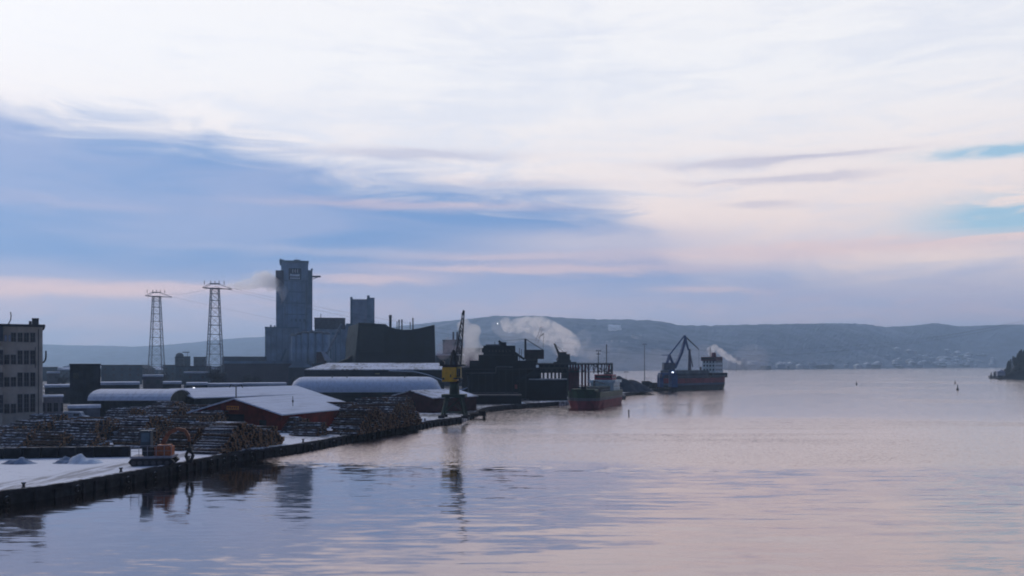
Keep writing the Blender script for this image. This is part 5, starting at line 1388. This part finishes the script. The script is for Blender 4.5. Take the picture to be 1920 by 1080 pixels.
# snow fields cut into the hillside (clearings)
def clearing(pxs, ts, label):
    mb = MB(); n = 14; vs = []
    for i in range(n + 1):
        for j in range(n + 1):
            u, v = i / n, j / n
            px = pxs[0] + (pxs[1] - pxs[0]) * u + 3 * noise.noise(Vector((v * 3, u * 3, pxs[0]))); t_ = ts[0] + (ts[1] - ts[0]) * v + .012 * noise.noise(Vector((u * 3, pxs[0], v)))
            x, y, z = hill_point(px, t_); vs.append((x, y, z + 3.5))
    mb.add(vs, [(i * (n + 1) + j, (i + 1) * (n + 1) + j, (i + 1) * (n + 1) + j + 1, i * (n + 1) + j + 1) for i in range(n) for j in range(n)])
    tag(mb.build('snowfield', M('field_snow', (.50, .55, .62), .9, .4, .02)), label, None, None, 'structure')
clearing((1140, 1164), (.70, .80), 'small snow-covered field high on the far hillside')
clearing((1184, 1202), (.52, .56), 'narrow snow-covered field on the far hillside')

# ================================================================== STEAM AND SMOKE
def steam(name, blobs, dens, label, cat, colr=(.995, .985, .99), vox=1.2, sc=.12, thr=.42):
    """blobs: (px, py, depth, radius in picture pixels)"""
    P0 = None; vs = []; fs = []
    import bmesh
    bm = bmesh.new()
    c0 = Vector((X(blobs[0][0], blobs[0][2]), blobs[0][2], Z(blobs[0][1], blobs[0][2])))
    for px, py, d, r in blobs:
        rr = 1.32 * r * d / F; c = Vector((X(px, d), d, Z(py, d))) - c0
        mt = Matrix.Translation(c) @ Matrix.Diagonal((rr, rr * .9, rr * .9, 1))
        bmesh.ops.create_icosphere(bm, subdivisions=2, radius=1.0, matrix=mt)
    me = bpy.data.meshes.new(name); bm.to_mesh(me); bm.free()
    o = bpy.data.objects.new(name, me); COL.objects.link(o); o.location = c0
    md = o.modifiers.new('join', 'REMESH'); md.mode = 'VOXEL'; md.voxel_size = vox
    m = bpy.data.materials.new(name + '_vapour'); m.use_nodes = True; m.node_tree.nodes.clear(); nb = NB(m.node_tree)
    mo = nb.node('ShaderNodeOutputMaterial'); pv = nb.node('ShaderNodeVolumePrincipled')
    tc = nb.node('ShaderNodeTexCoord').outputs['Object']
    f = nb.noise(tc, sc * 1.3, 6, .68, dist=.5)
    nb.put(pv.inputs['Density'], nb.m('MULTIPLY', nb.sm(f, thr + .12, thr + .30), dens * 1.5))
    pv.inputs['Color'].default_value = (*colr, 1); pv.inputs['Anisotropy'].default_value = .72
    nb.l.new(pv.outputs[0], mo.inputs['Volume'])
    me.materials.append(m)
    tag(o, label, cat, None, 'stuff')
    return o
# plume from the tallest tower
steam('steam_plume', [(531, 560, 553, 4), (531, 553, 553, 6), (531, 545, 553, 8), (524, 538, 553, 9), (514, 532, 554, 11), (503, 527, 555, 13), (492, 524, 556, 14), (478, 530, 557, 11), (464, 533, 558, 10), (448, 536, 558, 8), (432, 537, 558, 6), (496, 516, 556, 9), (507, 540, 556, 7), (528, 569, 553, 2.5)], .17, 'white steam plume drifting left from the tallest tower', 'steam', thr=.24)
steam('steam_wisp', [(533, 488, 565, 3), (531, 482, 565, 3.5), (527, 477, 565, 3)], .12, 'little steam wisp on top of the tallest tower', 'steam', vox=.5, sc=.3)
rp = random.Random(4)
bl = [(948, 604, 690, 9), (955, 612, 690, 12), (972, 608, 690, 11), (988, 606, 690, 12), (1003, 605, 690, 11), (1016, 606, 690, 12), (1028, 614, 690, 14), (1040, 622, 690, 15), (1052, 628, 690, 14), (1062, 634, 690, 14), (1072, 640, 690, 13), (1078, 648, 690, 10), (1060, 648, 690, 11), (1045, 640, 690, 13), (1030, 632, 690, 14), (1012, 622, 690, 12), (995, 618, 690, 9), (1066, 660, 690, 8), (1080, 664, 690, 5), (1095, 667, 690, 3.5), (1110, 667, 690, 2.5), (1052, 662, 690, 8), (970, 618, 690, 8)]
steam('steam_plume', bl, .12, 'big pinkish steam cloud rolling over the cranes of the ore terminal', 'steam', vox=1.6, sc=.10, thr=.28)
bl = [(868, 680, 380, 8), (872, 668, 380, 10), (880, 655, 380, 12), (884, 640, 380, 13), (876, 626, 380, 12), (888, 620, 380, 12), (866, 612, 380, 9), (898, 672, 380, 9), (900, 655, 380, 8), (893, 685, 380, 7), (872, 604, 380, 7)]
steam('steam_plume', bl, .16, 'ragged pinkish steam column rising right behind the yellow crane jib', 'steam', vox=1.0, sc=.15, thr=.22)
bl = [(832, 662, 470, 12), (842, 652, 470, 13), (852, 645, 470, 10), (828, 650, 470, 8), (840, 640, 470, 8), (858, 655, 470, 8)]
steam('smoke_cloud', bl, .10, 'dark brownish smoke patch between the black hall and the crane jib', 'smoke', (.40, .36, .42), 1.2, .16, .28)
bl = [(884, 668, 372, 8), (880, 678, 372, 9), (876, 662, 372, 6), (892, 676, 372, 6)]
steam('smoke_cloud', bl, .16, 'dark smoke at the foot of the steam behind the yellow crane', 'smoke', (.40, .36, .42), .8, .2, .28)
bl = [(1334, 664, 470, 5), (1332, 656, 470, 6), (1340, 652, 470, 6), (1349, 658, 471, 6), (1357, 664, 472, 6), (1366, 670, 473, 6), (1375, 676, 474, 5), (1386, 680, 475, 4)]
steam('steam_plume', bl, .25, 'small pink steam puff above the bridge of the grey ship', 'steam', vox=.7, sc=.2, thr=.26)
bl = [(1120 + i * 9, 637 + i * .8 + math.sin(i) * 1.2, 1400, 2.6) for i in range(7)]
steam('steam_wisp', bl, .03, 'thin pale ribbon of mist on the hillside right of the big steam cloud', 'mist', vox=1.2, sc=.05, thr=.3)
bl = [(1186, 630, 1400, 3.5), (1192, 632, 1400, 4), (1199, 634, 1400, 3.2)]
steam('steam_wisp', bl, .03, 'small pale mist puff on the hillside beyond the lighting mast', 'mist', vox=1.2, sc=.05, thr=.3)
steam('steam_wisp', [(470, 531, 560, 11), (452, 534, 560, 10), (436, 534, 560, 9), (488, 520, 560, 14), (505, 520, 560, 14), (520, 530, 558, 12), (462, 520, 560, 9)], .035, 'thin veil of steam trailing left between the tallest tower and the nearer pylon', 'steam', vox=1.6, sc=.07, thr=.26)
steam('steam_wisp', [(940, 612, 720, 16), (960, 622, 720, 20), (990, 618, 720, 22), (1020, 628, 720, 22), (1050, 640, 720, 24), (1085, 650, 720, 18), (1110, 660, 720, 14), (1095, 630, 720, 12)], .016, 'thin torn veil of steam round the big steam cloud', 'steam', vox=2.5, sc=.05, thr=.28)
steam('low_mist', [(1110 + i * 30, 676 - 6 * math.sin(i * 1.3), 1450, 22 + 5 * math.sin(i * 2)) for i in range(11)], .0022, 'low pinkish mist lying over the far shore behind the blue crane', 'mist', (1, .93, .95), vox=8, sc=.012, thr=.2)
# one distant lamp on the hillside
x, y, z = hill_point(933, .66)
t = thing('street_lamp', 'single bright lamp on the far hillside left of the big steam cloud', 'lamp', (x, y, z))
MB().bar((0, 0, -1), (0, 0, 9), .3, n=6).build('post', MATS['pole_dark'], t)
MB().lathe([(.3, -.8), (.9, -.4), (.9, .4), (.3, .8)], 8, (0, 0, 10)).build('lamp_head', M_light('far_lamp', (1, .97, .95), 12), t)
